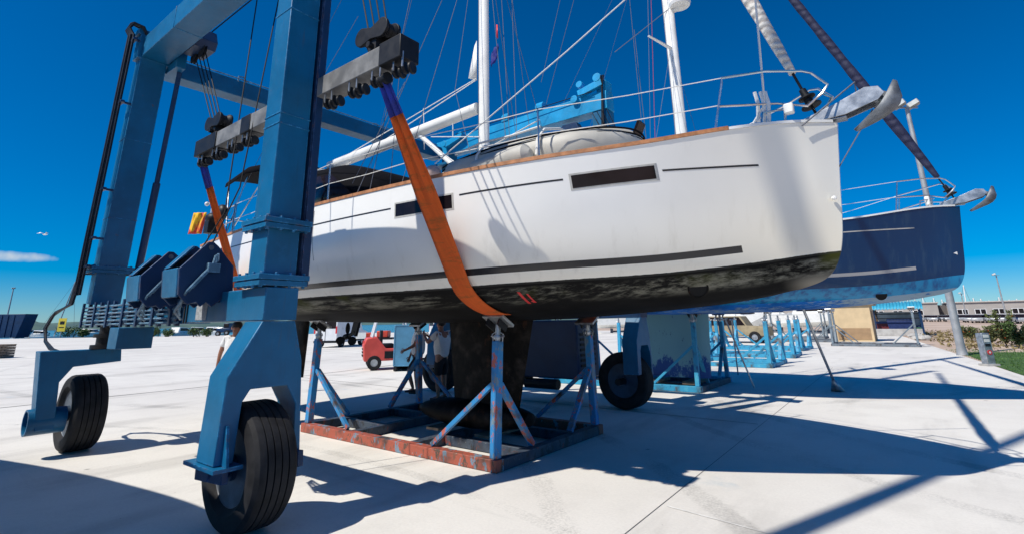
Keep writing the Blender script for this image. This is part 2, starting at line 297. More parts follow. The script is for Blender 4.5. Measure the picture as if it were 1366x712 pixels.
# ------------------------------------------------------------------ mesh builder
def lerp(a, b, t): return V(a) + (V(b) - V(a)) * t
KS = [1.0]
def kn(p): return CAM + (V(p) - CAM) * 1.08
class MB:
    def __init__(s): s.v = []; s.f = []
    def add(s, vs, fs):
        o = len(s.v); s.v += [V(p) for p in vs]; s.f += [tuple(i + o for i in f) for f in fs]; return s
    def box(s, a, b, R=None, c=None):
        """axis-aligned from corner a to corner b, turned by R about c"""
        a, b = V(a), V(b); vs = [V((x, y, z)) for x in (a.x, b.x) for y in (a.y, b.y) for z in (a.z, b.z)]
        if R is not None:
            c = V(c) if c is not None else (a + b) / 2; vs = [c + R @ (p - c) for p in vs]
        return s.add(vs, [(0, 1, 3, 2), (4, 6, 7, 5), (0, 4, 5, 1), (2, 3, 7, 6), (0, 2, 6, 4), (1, 5, 7, 3)])
    def bar(s, p0, p1, w, h, up=(0, 0, 1), w1=None, h1=None):
        p0, p1 = V(p0), V(p1); d = (p1 - p0).normalized(); u = V(up)
        if abs(d.dot(u)) > .97: u = V((0, 1, 0))
        sd = d.cross(u).normalized(); u = sd.cross(d).normalized(); vs = []
        for p, ww, hh in ((p0, w, h), (p1, w1 or w, h1 or h)):
            vs += [p + sd * (ww / 2 * a) + u * (hh / 2 * b) for a, b in ((-1, -1), (1, -1), (1, 1), (-1, 1))]
        return s.add(vs, [(0, 3, 2, 1), (4, 5, 6, 7)] + [(i, (i + 1) % 4, 4 + (i + 1) % 4, 4 + i) for i in range(4)])
    def tube(s, pts, r, n=8, cap=True):
        pts = [V(p) for p in pts]; k = len(pts); rs = r if isinstance(r, (list, tuple)) else [r] * k
        d0 = (pts[1] - pts[0]).normalized(); u = V((0, 0, 1)) if abs(d0.z) < .9 else V((1, 0, 0)); vs = []
        for i, p in enumerate(pts):
            d = (pts[min(i + 1, k - 1)] - pts[max(i - 1, 0)]).normalized(); a = d.cross(u)
            if a.length < 1e-5: a = d.cross(V((0, 1, 0)))
            a.normalize(); b = a.cross(d).normalized(); u = b
            vs += [p + (a * math.cos(2 * math.pi * j / n) + b * math.sin(2 * math.pi * j / n)) * rs[i] for j in range(n)]
        fs = [(i * n + j, i * n + (j + 1) % n, (i + 1) * n + (j + 1) % n, (i + 1) * n + j) for i in range(k - 1) for j in range(n)]
        if cap: fs += [tuple(range(n - 1, -1, -1)), tuple((k - 1) * n + j for j in range(n))]
        return s.add(vs, fs)
    def cyl(s, p0, p1, r, r1=None, n=16): return s.tube([p0, p1], [r, r if r1 is None else r1], n)
    def lathe(s, prof, c, ax=(0, 0, 1), n=32, closed=False):
        c = V(c); ax = V(ax).normalized(); u = V((0, 0, 1)) if abs(ax.z) < .9 else V((1, 0, 0)); a = ax.cross(u).normalized(); b = ax.cross(a); k = len(prof); vs = []
        for r, h in prof: vs += [c + ax * h + (a * math.cos(2 * math.pi * j / n) + b * math.sin(2 * math.pi * j / n)) * r for j in range(n)]
        fs = [(i * n + j, i * n + (j + 1) % n, ((i + 1) % k) * n + (j + 1) % n, ((i + 1) % k) * n + j) for i in range(k if closed else k - 1) for j in range(n)]
        if not closed: fs += [tuple(range(n - 1, -1, -1)), tuple((k - 1) * n + j for j in range(n))]
        return s.add(vs, fs)
    def prism(s, poly, fn, t0, t1):
        """polygon of (a,b) pairs swept between t0 and t1; fn(a,b,t) -> point"""
        k = len(poly); vs = [V(fn(a, b, t)) for t in (t0, t1) for a, b in poly]
        return s.add(vs, [tuple(range(k - 1, -1, -1)), tuple(range(k, 2 * k))] + [(i, (i + 1) % k, k + (i + 1) % k, k + i) for i in range(k)])
    def grid(s, rows, closed=False):
        n = len(rows[0]); vs = [p for r in rows for p in r]
        return s.add(vs, [(i * n + j, i * n + (j + 1) % n, (i + 1) * n + (j + 1) % n, (i + 1) * n + j) for i in range(len(rows) - 1) for j in range(n if closed else n - 1)])
    def sphere(s, c, r, n=16, m=10):
        c = V(c); r = V(r) if not isinstance(r, (int, float)) else V((r, r, r)); rows = []
        for i in range(m + 1):
            a = math.pi * i / m - math.pi / 2; rows.append([c + V((r.x * math.cos(a) * math.cos(2 * math.pi * j / n), r.y * math.cos(a) * math.sin(2 * math.pi * j / n), r.z * math.sin(a))) for j in range(n)])
        return s.grid(rows, True)
    def each(s, name, m, parent=None, shift=(0, 0, 0), bevel=0, **kw):
        """one object for every connected piece"""
        par = list(range(len(s.v)))
        def fd(i):
            while par[i] != i: par[i] = par[par[i]]; i = par[i]
            return i
        for f in s.f:
            for i in f[1:]: par[fd(i)] = fd(f[0])
        grp = {}
        for f in s.f: grp.setdefault(fd(f[0]), []).append(f)
        out = []
        for fs in grp.values():
            ids = sorted({i for f in fs for i in f}); ix = {j: k for k, j in enumerate(ids)}; q = MB(); q.v = [s.v[j] for j in ids]; q.f = [tuple(ix[i] for i in f) for f in fs]; out.append(q.build(name, m, parent, shift, bevel, **kw))
        return out
    def build(s, name, m, parent=None, shift=(0, 0, 0), bevel=0, ang=32, recalc=True, merge=False, solid=0):
        sh = V(shift); org = ORG.get(parent, V((0, 0, 0))) if parent else V((0, 0, 0))
        me = D.meshes.new(name); me.from_pydata([(CAM + (p - CAM) * KS[0] if KS[0] != 1 else p) + sh - org for p in s.v], [], s.f)
        b = bmesh.new(); b.from_mesh(me)
        if merge: bmesh.ops.remove_doubles(b, verts=b.verts, dist=1e-4)
        if recalc: bmesh.ops.recalc_face_normals(b, faces=b.faces)
        b.to_mesh(me); b.free()
        me.polygons.foreach_set('use_smooth', [True] * len(me.polygons)); me.set_sharp_from_angle(angle=R_(ang)); me.materials.append(m)
        o = D.objects.new(name, me); COL.objects.link(o)
        if parent: o.parent = parent
        ORG[o] = org
        if solid: q = o.modifiers.new('thickness', 'SOLIDIFY'); q.thickness = solid; q.offset = 0
        if bevel: q = o.modifiers.new('bevel', 'BEVEL'); q.width = bevel; q.segments = 2; q.limit_method = 'ANGLE'; q.angle_limit = R_(40)
        return o

def tag(o, label=None, cat=None, group=None, kind=None):
    if label: o['label'] = label
    if cat: o['category'] = cat
    if group: o['group'] = group
    if kind: o['kind'] = kind
    return o
def thing(name, loc, label, cat, group=None):
    o = D.objects.new(name, None); o.empty_display_size = .2; COL.objects.link(o); o.location = loc; ORG[o] = V(loc); return tag(o, label, cat, group)
def dup(o, loc, rz=None, label=None, scale=None, parent=None):
    c = o.copy(); COL.objects.link(c)
    if parent is None:
        c.location = loc
        if rz is not None: c.rotation_euler = (0, 0, rz)
        if scale: c.scale = (scale,) * 3
        if label: c['label'] = label
    else: c.parent = parent
    for ch in [q for q in list(o.children)]: dup(ch, None, parent=c)
    return c
def recolor(root, old, new):
    for ch in root.children_recursive:
        if ch.type == 'MESH' and ch.data.materials and ch.data.materials[0] is old:
            ch.data = ch.data.copy(); ch.data.materials[0] = new
def onx(x, px, py):
    d = FWD + RGT * ((px - CX) / F) - UPV * ((py - CY) / F); return CAM + d * (x / d.x)
def ony(y, px, py):
    d = FWD + RGT * ((px - CX) / F) - UPV * ((py - CY) / F); return CAM + d * (y / d.y)
def gnd(px, py):
    d = FWD + RGT * ((px - CX) / F) - UPV * ((py - CY) / F); return CAM + d * (-1.65 / d.z)

# ================================================================== SETTING
def sheet(name, poly, z, m, kind='structure'):
    o = MB().add([(x, y, z) for x, y in poly], [tuple(range(len(poly)))]).build(name, m); return tag(o, kind=kind)
land = [(-64.5, 73), (-135, 21), (-330, -130), (-330, -700), (700, -700), (700, 3500), (-60, 3500), (-60, 120)]
mb = MB(); k = len(land)
mb.add([(x, y, -.010) for x, y in land] + [(x, y, -3) for x, y in land], [tuple(range(k))] + [(i, (i + 1) % k, k + (i + 1) % k, k + i) for i in range(k)])
tag(mb.build('ground', M['sand']), kind='structure')
sheet('concrete_apron', [(-64.6, 72.8), (-134.8, 21), (-250, -70), (-120, -90), (9, -50), (4, 0), (-2.2, 62), (-30, 76)], -.004, M['ground'])
sheet('water', [(-9000, -3000), (200, -3000), (200, 9000), (-9000, 9000)], -1.2, M['water'])
# joints between the slabs (narrow open grooves)
jm = m_plain('dark_joint', (.14, .135, .125), .9)
for nm, a, b, wd in (('slab_joint', (-2.05, 1.0), (-2.52, 20.5), .0035), ('slab_joint', (-15.9, -8), (-16.3, 8.5), .03), ('slab_joint', (-16.3, 8.5), (-17.2, 14), .03), ('slab_joint', (-22, 9.6), (-2.3, 9.3), .012)):
    d = (V(b) - V(a)).normalized(); n_ = V((-d.y, d.x)) * wd
    sheet(nm, [tuple(V(a) - n_), tuple(V(b) - n_), tuple(V(b) + n_), tuple(V(a) + n_)], .0, jm)
# pale worn scratches left by dragged cradles
scm = m_plain('pale_scrape', (.74, .73, .70), .8)
for a, b in (((890, 674), (1030, 712)), ((1000, 590), (1090, 605))):
    p, q = gnd(*a), gnd(*b); d = (q - p).normalized(); n_ = V((-d.y, d.x, 0)) * .012
    sheet('scrape_mark', [(v.x, v.y) for v in (p - n_, q - n_ * .3, q + n_ * .3, p + n_)], .0005, scm)
lawn = [(2.55, 14.5), (2.0, 20), (1.7, 23.4), (1.2, 31), (8, 33.5), (15, 28), (17, 14.5)]
sheet('lawn', lawn, .0, M['lawn'])
random.seed(3)
mb = MB()
for i in range(9000):
    y = random.uniform(15, 33); x = random.uniform(4.05 - .1 * y, 4.05 - .1 * y + 9); h = random.uniform(.03, .09); a = random.random() * 6.3; dx, dy = math.cos(a) * .012, math.sin(a) * .012
    mb.add([(x - dx, y - dy, 0), (x + dx, y + dy, 0), (x + random.uniform(-.03, .03), y + random.uniform(-.03, .03), h)], [(0, 1, 2)])
tag(mb.build('grass', M['blade'], recalc=False), 'short green lawn grass along the right edge of the concrete', 'grass', kind='stuff')
def clump(mb, c, r, n, ls, flat=1.):
    for _ in range(n):
        d = V((random.gauss(0, 1), random.gauss(0, 1), random.gauss(0, 1))).normalized() * (random.random() ** .45)
        p = V(c) + V((d.x * r[0], d.y * r[1], d.z * r[2])); a = V((random.gauss(0, 1), random.gauss(0, 1), random.gauss(0, .6))).normalized(); b = a.cross(V((random.gauss(0, 1), random.gauss(0, 1), random.gauss(0, 1)))).normalized()
        l = ls * random.uniform(.6, 1.3); mb.add([p - a * l, p + b * l * .45, p + a * l, p - b * l * .45], [(0, 1, 2, 3)])
mb = MB()
for i in range(420):
    y = random.uniform(33, 62); x = random.uniform(4.6 - .1 * y, 4.6 - .1 * y + 11); s_ = random.uniform(.08, .26); clump(mb, (x, y, s_ * .6), (s_ * 1.6, s_ * 1.6, s_), 12, .09)
tag(mb.build('dry_ground_cover', M['dry'], recalc=False), 'dry yellow scrub covering the bank behind the lawn', 'ground cover', kind='stuff')
# hills over the water
rows = []
for j, (dd, hh) in enumerate(((1500, 0), (1550, .5), (1650, 1.0), (1900, .3))):
    row = []
    for i in range(90):
        px = -350 + i * 16; a = FWD.copy(); d = dirpx(px, 438); d = V((d.x, d.y, 0)).normalized()
        pr = max(0, min(1, (620 - px) / 420)); h = (16 + 8 * math.sin(i * .37) + 5 * math.sin(i * 1.13 + 1) + 2.5 * math.sin(i * 2.9)) * (.35 + .65 * pr) * min(1, (89 - i) / 22) + 6 * min(1, (89 - i) / 22) - 2 * (i > 86)
        row.append(d * dd + V((0, 0, -1.5 + h * hh + (random.uniform(-.8, .8) if hh else 0))))
    rows.append(row)
tag(MB().grid(rows).build('hills', M['hill']), kind='structure')

# ================================================================== TRAVEL LIFT
lift = thing('travel_lift', (-7, 5.9, 0), 'tall blue travel lift straddling the white yacht, standing on four big black wheels', 'travel lift')
def B(name, m, fill, parent=lift, bevel=.008, **kw):
    mb = MB(); fill(mb); return mb.build(name, m, parent, bevel=bevel, **kw)
yz = lambda a, b, t: (t, a, b)
# towers
KS[0] = 1.08
tw = B('tower', M['lift'], lambda m: m.box((-4.55, 2.1, 1.98), (-4.27, 2.39, 5.72)))
tw2 = B('tower', M['lift'], lambda m: m.bar((-9.25, 2.275, 1.98), (-8.99, 2.275, 5.74), .24, .35, (0, 1, 0)))
KS[0] = 1.0
tw3 = B('tower', M['lift'], lambda m: m.box((-4.98, 9.40, 1.98), (-4.62, 9.75, 6.105)))
tw4 = B('tower', M['lift'], lambda m: m.bar((-9.6, 9.5, 1.98), (-9.5, 9.5, 6.1), .24, .35, (0, 1, 0)))
def collar(x0, x1, y0, y1, z, parent, th=.045):
    m = MB(); m.box((x0, y0, z), (x1, y1, z + th)); m.box((x0 + .01, y0 + .01, z - th - .004), (x1 - .01, y1 - .01, z - .004)); 
    for i in range(4):
        for yy in (y0 + .035, y1 - .035): m.cyl((x0 + .04 + i * (x1 - x0 - .08) / 3, yy, z - th - .02), (x0 + .04 + i * (x1 - x0 - .08) / 3, yy, z + th + .022), .014, n=6)
        m.cyl((x1 - .035, y0 + .04 + i * (y1 - y0 - .08) / 3, z - th - .02), (x1 - .035, y0 + .04 + i * (y1 - y0 - .08) / 3, z + th + .02), .014, n=6)
    m.build('flange', M['lift'], parent, bevel=.004)
KS[0] = 1.08
collar(-4.63, -4.19, 2.03, 2.46, 2.50, tw); collar(-4.64, -4.18, 2.02, 2.47, 2.02, tw)
collar(-9.42, -9.06, 2.02, 2.53, 2.46, tw2)
KS[0] = 1.0
collar(-5.04, -4.56, 9.34, 9.8, 2.5, tw3)
# weld/rust lines on the near tower
KS[0] = 1.08
m = MB()
for z in (3.42, 3.52, 4.6): m.box((-4.555, 2.094, z), (-4.264, 2.396, z + .012))
m.each('weld_seam', M['lift'], tw, bevel=.003)
m = MB()
for z in (3.2, 4.4): m.bar(lerp((-9.25, 2.275, 1.98), (-8.99, 2.275, 5.74), (z - 1.98) / 3.76) + V((0, 0, -.006)), lerp((-9.25, 2.275, 1.98), (-8.99, 2.275, 5.74), (z - 1.98) / 3.76) + V((0, 0, .006)), .252, .362, (0, 1, 0))
m.each('weld_seam', M['lift'], tw2)
m = MB()
for x in (-6.0, -7.6): m.box((x, 2.094, 5.72), (x + .012, 2.476, 6.066))
m.each('weld_seam', M['lift'], lift, bevel=.003)
B('clamp_strap', M['black'], lambda m: (m.bar((-9.42, 2.0, 2.42), (-9.0, 2.62, 2.42), .03, .05)), tw2)
B('top_beam', M['lift'], lambda m: m.box((-8.86, 2.1, 5.725), (-3.9, 2.47, 6.06)))
B('top_bracket', M['lift'], lambda m: (m.box((-9.10, 2.05, 5.70), (-8.87, 2.52, 6.10)), m.box((-8.95, 2.48, 5.6), (-8.55, 2.62, 6.0)), m.box((-9.14, 2.02, 6.104), (-8.89, 2.4, 6.20))))
KS[0] = 1.0
B('top_beam', M['liftsunlit'], lambda m: m.box((-9.9, 9.38, 6.11), (-4.6, 9.74, 6.53)))
cb = MB().bar((-9.93, 2.66, 6.13), (-9.85, 9.37, 6.18), .34, .33).build('cross_beam', M['lift'], lift, bevel=.01)
m = MB()
for i in range(4): m.tube([(-9.75, 3.9 + i * 1.6, 6.27), (-9.75, 3.9 + i * 1.6, 6.38), (-9.75, 4.0 + i * 1.6, 6.40), (-9.75, 4.06 + i * 1.6, 6.30)], .016, 6)
m.tube([(-9.74, 2.9, 6.318), (-9.68, 9.2, 6.37)], .012, 6)
m.each('pipe_clip', M['pipe'], cb)
# lower side beams
KS[0] = 1.08
sb = B('side_beam', M['lift'], lambda m: (m.box((-5.85, 2.1, 1.69), (-4.205, 2.38, 1.955)), m.box((-9.3, 2.16, 1.68), (-5.855, 2.38, 1.95))))
B('pale_patch', m_plain('worn_sticker', (.36, .38, .40), .7, 0, .3, 30), lambda m: m.box((-5.52, 2.096, 1.71), (-5.28, 2.099, 1.94)), sb, 0)
m = MB()
for x in (-5.80, -5.74): m.box((x, 2.09, 1.685), (x + .02, 2.099, 1.96))
m.each('strap', M['black'], sb)
KS[0] = 1.0
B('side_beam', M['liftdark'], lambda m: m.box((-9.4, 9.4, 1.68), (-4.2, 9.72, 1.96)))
# far engine house hanging on the far beam
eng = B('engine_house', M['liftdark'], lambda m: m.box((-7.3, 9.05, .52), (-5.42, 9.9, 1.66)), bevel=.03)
m = MB(); m.cyl((-6.75, 9.12, .40), (-5.95, 9.12, .40), .10, n=18); m.box((-7.0, 9.05, .36), (-6.7, 9.3, .515)); m.build('exhaust', M['black'], eng)
m = MB()
for i in range(7): m.box((-5.415, 9.15, .75 + i * .1), (-5.405, 9.75, .80 + i * .1))
m.each('grille', M['black'], eng)
# pipe rack along the near beam
KS[0] = 1.08
m = MB()
for i in range(6):
    z = 1.70 + i * .045; y = 2.10 - .02 * (i % 2)
    m.tube([(-9.33, y, z + .0), (-5.95, y, z - .005)], .013, 6)
pr_ = m.each('pipe_rack', M['pipe'], lift)[0]
m = MB()
for x in (-9.3, -8.75, -8.2, -7.6, -7.1, -6.6, -6.1): m.box((x, 2.055, 1.66), (x + .05, 2.078, 1.99)); m.box((x, 2.12, 1.66), (x + .05, 2.158, 1.99))
m.each('pipe_clamp', M['liftdark'], pr_)
B('pump_box', M['lift'], lambda m: m.box((-7.62, 1.98, 1.41), (-7.30, 2.34, 1.655)))
# vertical hose bundle by the left tower
m = MB(); A0, A1 = V((-8.96, 1.96, 6.05)), V((-9.22, 1.96, 2.1))
for i in range(5):
    o = V((-.09 + .045 * i, -.03 * (i % 2), 0)); pts = [lerp(A0, A1, t / 6) + o + V((random.uniform(-.008, .008), 0, 0)) for t in range(7)]
    m.tube(pts, .017, 6)
hb = m.each('hose_bundle', M['rubber'], lift)[0]
m = MB()
for t in (.02, .28, .62, .8, .9):
    p = lerp(A0, A1, t); m.bar(p + V((-.14, .02, 0)), p + V((.14, .02, 0)), .05, .035); m.bar(p + V((.08, 0, 0)), p + V((.08, .2, 0)), .03, .03)
m.each('hose_clamp', M['liftdark'], hb)
m = MB()
for i in range(4):
    m.tube([A0 + V((-.09 + .05 * i, 0, 0)), A0 + V((-.14 + .05 * i, -.05, .12)), A0 + V((-.08 + .06 * i, -.02, .24 - .02 * i)), A0 + V((.02 + .03 * i, .1, .16)), A0 + V((.06, .2, .02))], .022, 7)
m.each('hose_loop', M['rubber'], lift)
m = MB()
for i in range(4):
    o = V((-.05 * i, -.02 * i, 0)); e = V((-9.42 + .1 * i, 1.95, 1.36))
    m.tube([A1 + V((.06 - .04 * i, -.02, .2)), A1 + V((-.05 - .05 * i, -.03, -.12)), V((-9.75 - .06 * i, 1.86, 1.88 - .02 * i)), V((-9.95 - .03 * i, 1.83, 1.66)), V((-9.85 + .02 * i, 1.83, 1.48)), V((-9.66 + .06 * i, 1.86, 1.38)), e + V((0, -.03, -.03))], .017, 7)
m.each('hanging_hose', M['rubber'], lift)
# rods beside towers
B('hydraulic_ram', M['liftdark'], lambda m: (m.cyl((-8.72, 2.6, 5.72), (-8.95, 2.6, 3.8), .035), m.cyl((-8.95, 2.6, 3.8), (-9.2, 2.6, 1.99), .05)))
B('slide_channel', M['liftdark'], lambda m: (m.box((-4.36, 2.425, 1.98), (-4.25, 2.50, 5.7)), m.box((-4.345, 2.418, 2.0), (-4.265, 2.424, 5.7))), bevel=.004)
# winches
wp = [(1.90, 2.36), (1.93, 2.395), (1.975, 2.395), (2.02, 2.36), (2.17, 2.19), (2.19, 1.965), (2.02, 1.82), (1.97, 1.86), (1.93, 1.82), (1.89, 1.86), (1.82, 1.84), (1.74, 1.92), (1.72, 2.14)]
for X in (-5.0, -5.95):
    wn = B('winch', M['liftdark'], lambda m: (m.prism(wp, yz, X - .03, X), m.prism(wp, yz, X - .40, X - .37), m.box((X - .372, 1.86, 1.86), (X - .028, 2.1, 1.9))), bevel=.004)
    B('drum', M['black'], lambda m: m.lathe([(.05, 0), (.19, .0), (.19, .03), (.13, .04), (.13, .29), (.19, .30), (.19, .33), (.05, .33)], (X - .365, 1.96, 2.12), (1, 0, 0), 24), wn, 0)
    B('cover_plate', M['lift'], lambda m: m.prism([(1.735, 2.15), (1.715, 2.15), (1.735, 1.9), (1.755, 1.9)], yz, X - .365, X - .035), wn)
    B('cover_plate', M['lift'], lambda m: m.prism([(1.735, 2.16), (1.715, 2.16), (1.90, 2.385), (1.915, 2.37)], yz, X - .365, X - .25), wn)
    B('lifting_eye', M['rim'], lambda m: m.cyl((X + .001, 1.955, 2.345), (X + .008, 1.955, 2.345), .022, n=16), wn, 0)
    m = MB()
    for i in range(3): m.tube([(X - .55 - .03 * i, 1.98, 1.72 + .04 * i), (X - .2, 1.80 + .02 * i, 1.78 + .04 * i), (X + .04, 1.79 + .03 * i, 1.95 + .03 * i), (X + .04, 1.9 + .03 * i, 2.10 + .03 * i), (X + .045, 1.97 + .02 * i, 2.19 + .02 * i), (X + .03, 1.99 + .01 * i, 2.27 + .01 * i)], .011, 6)
    m.box((X + .003, 1.93, 2.12), (X + .06, 2.03, 2.2)); m.each('hydraulic_hose', M['pipe'], wn)
# forks + wheels
KS[0] = 1.0
def tyre_prof(r, w):
    h = w / 2; p = [(r * .60, -h * .72), (r * .70, -h * .97), (r * .82, -h), (r * .93, -h * .93), (r * .985, -h * .78)]
    for i in range(5):
        c = -h * .62 + i * h * .31
        if i: p += [(r, c - h * .185), (r * .965, c - h * .17), (r * .965, c - h * .14), (r, c - h * .125)]
        p += [(r, c)]
    p += [(r * .985, h * .78), (r * .93, h * .93), (r * .82, h), (r * .70, h * .97), (r * .60, h * .72)]; return p
def wheel(x, y, r=.5, w_=.38, rim='rim'):
    wl = MB().lathe([(.06, -.16), (.10, -.17), (.10, .17), (.06, .17)], (x, y, r), (0, 1, 0), 20).build('wheel', M['rimdark'], lift)
    MB().lathe(tyre_prof(r, w_), (x, y, r), (0, 1, 0), 64, True).build('tyre', M['tyre'], wl, ang=25)
    MB().lathe([(r * .62, -w_ * .34), (r * .60, -w_ * .36), (r * .57, -w_ * .30), (r * .50, -w_ * .12), (r * .22, -w_ * .10), (r * .2, -w_ * .18), (.01, -w_ * .18), (.01, w_ * .18), (r * .2, w_ * .18), (r * .5, w_ * .12), (r * .6, w_ * .36), (r * .62, w_ * .34)], (x, y, r), (0, 1, 0), 48).build('rim', M[rim], wl)
    m = MB()
    for i in range(8):
        a = i * math.pi / 4; m.cyl((x + .17 * math.cos(a), y - w_ * .16, r + .17 * math.sin(a)), (x + .17 * math.cos(a), y - w_ * .08, r + .17 * math.sin(a)), .016, n=6)
    m.each('wheel_nut', M['steel'], wl)
arch = [(2.10, 1.685), (2.38, 1.685), (2.47, 1.36), (2.52, .62), (2.455, .62), (2.445, 1.02), (2.36, 1.17), (2.06, 1.17), (2.005, 1.08), (1.985, .66), (1.845, .66), (1.87, 1.27)]
def near_fork(dy, X0, X1):
    fk = B('fork', M['lift'], lambda m: m.prism([(a + dy, b) for a, b in arch], yz, X0, X1), bevel=.008)
    B('foot_flange', M['lift'], lambda m: (m.box((X0 - .13, 1.81 + dy, .63), (X1 + .09, 2.02 + dy, .657)), m.prism([(X0 - .12, .66), (X1 + .08, .66), (X1 + .0025, .86), (X1 + .0025, .66)], lambda a, b, t: (a, t, b), 1.99 + dy, 2.0 + dy) if False else m.box((X1 + .003, 1.985 + dy, .66), (X1 + .012, 2.0 + dy, .662)), m.prism([(X1 + .002, .659), (X1 + .085, .659), (X1 + .02, .93), (X1 + .002, .93)], lambda a, b, t: (a, t, b), 1.90 + dy, 1.92 + dy)), fk)
    B('axle_arm', M['liftdark'], lambda m: (m.bar((X0 - .10, 1.915 + dy, .57), (X1 + .05, 1.915 + dy, .60), .05, .12), m.bar((X0 - .10, 2.52 + dy, .56), (X1 + .05, 2.50 + dy, .60), .05, .12), m.cyl((-4.4, 1.88 + dy, .585), (-4.4, 2.58 + dy, .585), .06)), fk)
    B('end_box', M['lift'], lambda m: m.box((X0 - .03, 2.095 + dy, 1.69), (X1 + .006, 2.385 + dy, 1.958)), fk)
KS[0] = 1.08
near_fork(0, -4.5, -4.2)
KS[0] = 1.0
wheel(-4.74, 2.37, .505)
m = MB(); m.prism([(a + 7.28, b) for a, b in arch], yz, -4.5, -4.2); fkf = m.build('fork', M['lift'], lift, bevel=.008)
MB().cyl((-4.62, 9.1, .52), (-4.62, 9.9, .52), .06).build('axle', M['black'], fkf)
wheel(-4.66, 9.52, .52, .36, 'rimdark')
lf = [(1.70, 1.36), (2.60, 1.36), (2.62, 1.18), (2.08, 1.14), (1.96, .95), (2.0, .36), (1.80, .36)]
fk = B('fork', M['lift'], lambda m: m.prism(lf, yz, -9.56, -9.30), bevel=.008)
m = MB(); m.lathe([(.165, 0), (.165, .40), (.14, .40), (.14, .02), (.02, .02), (.02, 0)][::-1], (-9.46, 2.12, .46), (0, -1, 0), 28); m.build('hub_tube', M['lift'], fk)
m = MB(); m.cyl((-9.3, 2.42, 1.365), (-9.3, 2.42, 1.42), .20, n=24); m.cyl((-9.3, 2.42, 1.42), (-9.3, 2.42, 1.52), .14, n=24); m.cyl((-9.3, 2.42, 1.52), (-9.3, 2.42, 1.57), .18, n=24); m.cyl((-9.3, 2.42, 1.57), (-9.3, 2.42, 1.68), .12, n=24); m.build('swivel', M['black'], fk)
wheel(-9.62, 2.33, .505, .40)
fk = B('fork', M['lift'], lambda m: m.prism([(a + 7.2, b) for a, b in arch], yz, -9.75, -9.45), bevel=.008)
MB().cyl((-9.6, 9.1, .52), (-9.6, 9.8, .52), .06).build('axle', M['black'], fk)
wheel(-9.65, 9.44, .52, .38, 'rimdark')
# hoist heads under the top beams
for x, y, s_ in ((-8.15, 2.62, 1), (-4.05, 2.62, 1), (-8.2, 9.55, -1), (-5.6, 9.55, -1)):
    z = 5.76 if s_ > 0 else 5.68; KS[0] = 1.08 if s_ > 0 else 1.0
    h = B('hoist_head', M['liftdark'], lambda m: m.prism([(x - .28, z + .12), (x - .18, z + .33), (x + .18, z + .33), (x + .28, z + .12), (x + .22, z), (x - .22, z)], lambda a, b, t: (a, t, b), y - .13, y + .13 + .04 * s_))
    B('sheave', M['black'], lambda m: [m.lathe([(.05, -.02), (.11, -.02), (.09, 0), (.11, .02), (.05, .02)], (x + q, y + .02 * s_, z - .02), (0, 1, 0), 18) for q in (-.15, .15)], h, 0)
KS[0] = 1.0
# top details on the far side beam
for x in (-7.4, -6.35):
    B('beam_bracket', M['liftsunlit'], lambda m: m.prism([(9.36, 6.534), (9.36, 6.680), (9.42, 6.760), (9.60, 6.760), (9.74, 6.534)], yz, x - .14, x + .06))
DX = -.36
B('tower_head', M['liftsunlit'], lambda m: (m.bar((-4.9 + DX, 9.35, 6.600), (-4.3 + DX, 9.35, 6.720), .12, .16), m.box((-4.5 + DX, 9.45, 6.534), (-4.27 + DX, 9.75, 6.820)), m.cyl((-5.0 + DX, 9.28, 6.500), (-5.0 + DX, 9.42, 6.500), .09), m.cyl((-4.85 + DX, 9.28, 6.820), (-4.85 + DX, 9.42, 6.820), .08), m.cyl((-4.4 + DX, 9.28, 6.850), (-4.4 + DX, 9.45, 6.850), .10)))
m = MB()
for i in range(3): m.tube([(-4.5 + DX + .06 * i, 9.36, 6.95 - .04 * i), (-4.36 + DX + .06 * i, 9.30, 6.85), (-4.3 + DX, 9.33, 6.6), (-4.36 + DX + .02 * i, 9.33, 5.6), (-4.36 + DX + .02 * i, 9.33, 3.6)], .022, 6)
m.each('hose_bundle', M['rubber'], lift)
B('tower_head', M['liftsunlit'], lambda m: (m.bar((-9.4, 9.29, 6.32), (-8.85, 9.29, 6.46), .16, .16), m.cyl((-9.45, 9.2, 6.36), (-9.45, 9.37, 6.36), .09), m.cyl((-8.85, 9.2, 6.48), (-8.85, 9.37, 6.48), .08)))
B('platform', M['lift'], lambda m: m.box((-9.9, 9.05, 5.70), (-9.0, 9.39, 5.76)))
m = MB()
for z in (4.2, 4.9): m.box((-5.06, 9.33, z), (-4.54, 9.82, z + .05))
m.each('clamp_band', M['liftdark'], tw3)
# wire ropes (part of the lift)
m = MB()
for x0, x1, y0, y1, zt, zb, k in ((-8.15, -7.35, 2.66, 2.74, 5.75, 4.40, 1), (-4.05, -3.75, 2.66, 2.74, 5.75, 4.40, 1), (-8.2, -7.35, 9.3, 9.1, 6.05, 4.40, 0), (-4.75, -4.0, 9.3, 9.1, 6.05, 4.40, 0)):
    for i in range(4):
        q = -.17 + i * .115; a = V((x0 + q, y0, zt)); m.tube([kn(a) if k else a, (x1 + q * .8, y1, zb)], .0085, 5)
m.tube([kn((-8.1, 2.72, 6.1)), kn((-4.0, 2.72, 6.12))], .01, 5); m.tube([(-9.0, 9.2, 6.52), (-4.9, 9.3, 6.55)], .010, 5)
for a, b in (((352, -60), (300, 283)), ((384, -60), (320, 250))):
    p = ony(2.85, *a); q = ony(2.55, *b); m.tube([p, lerp(p, q, .5) + V((0, 0, -.02)), q, V((q.x - .1, 2.3, 2.3))], .008, 5)
m.each('wire_rope', M['cable'], lift)

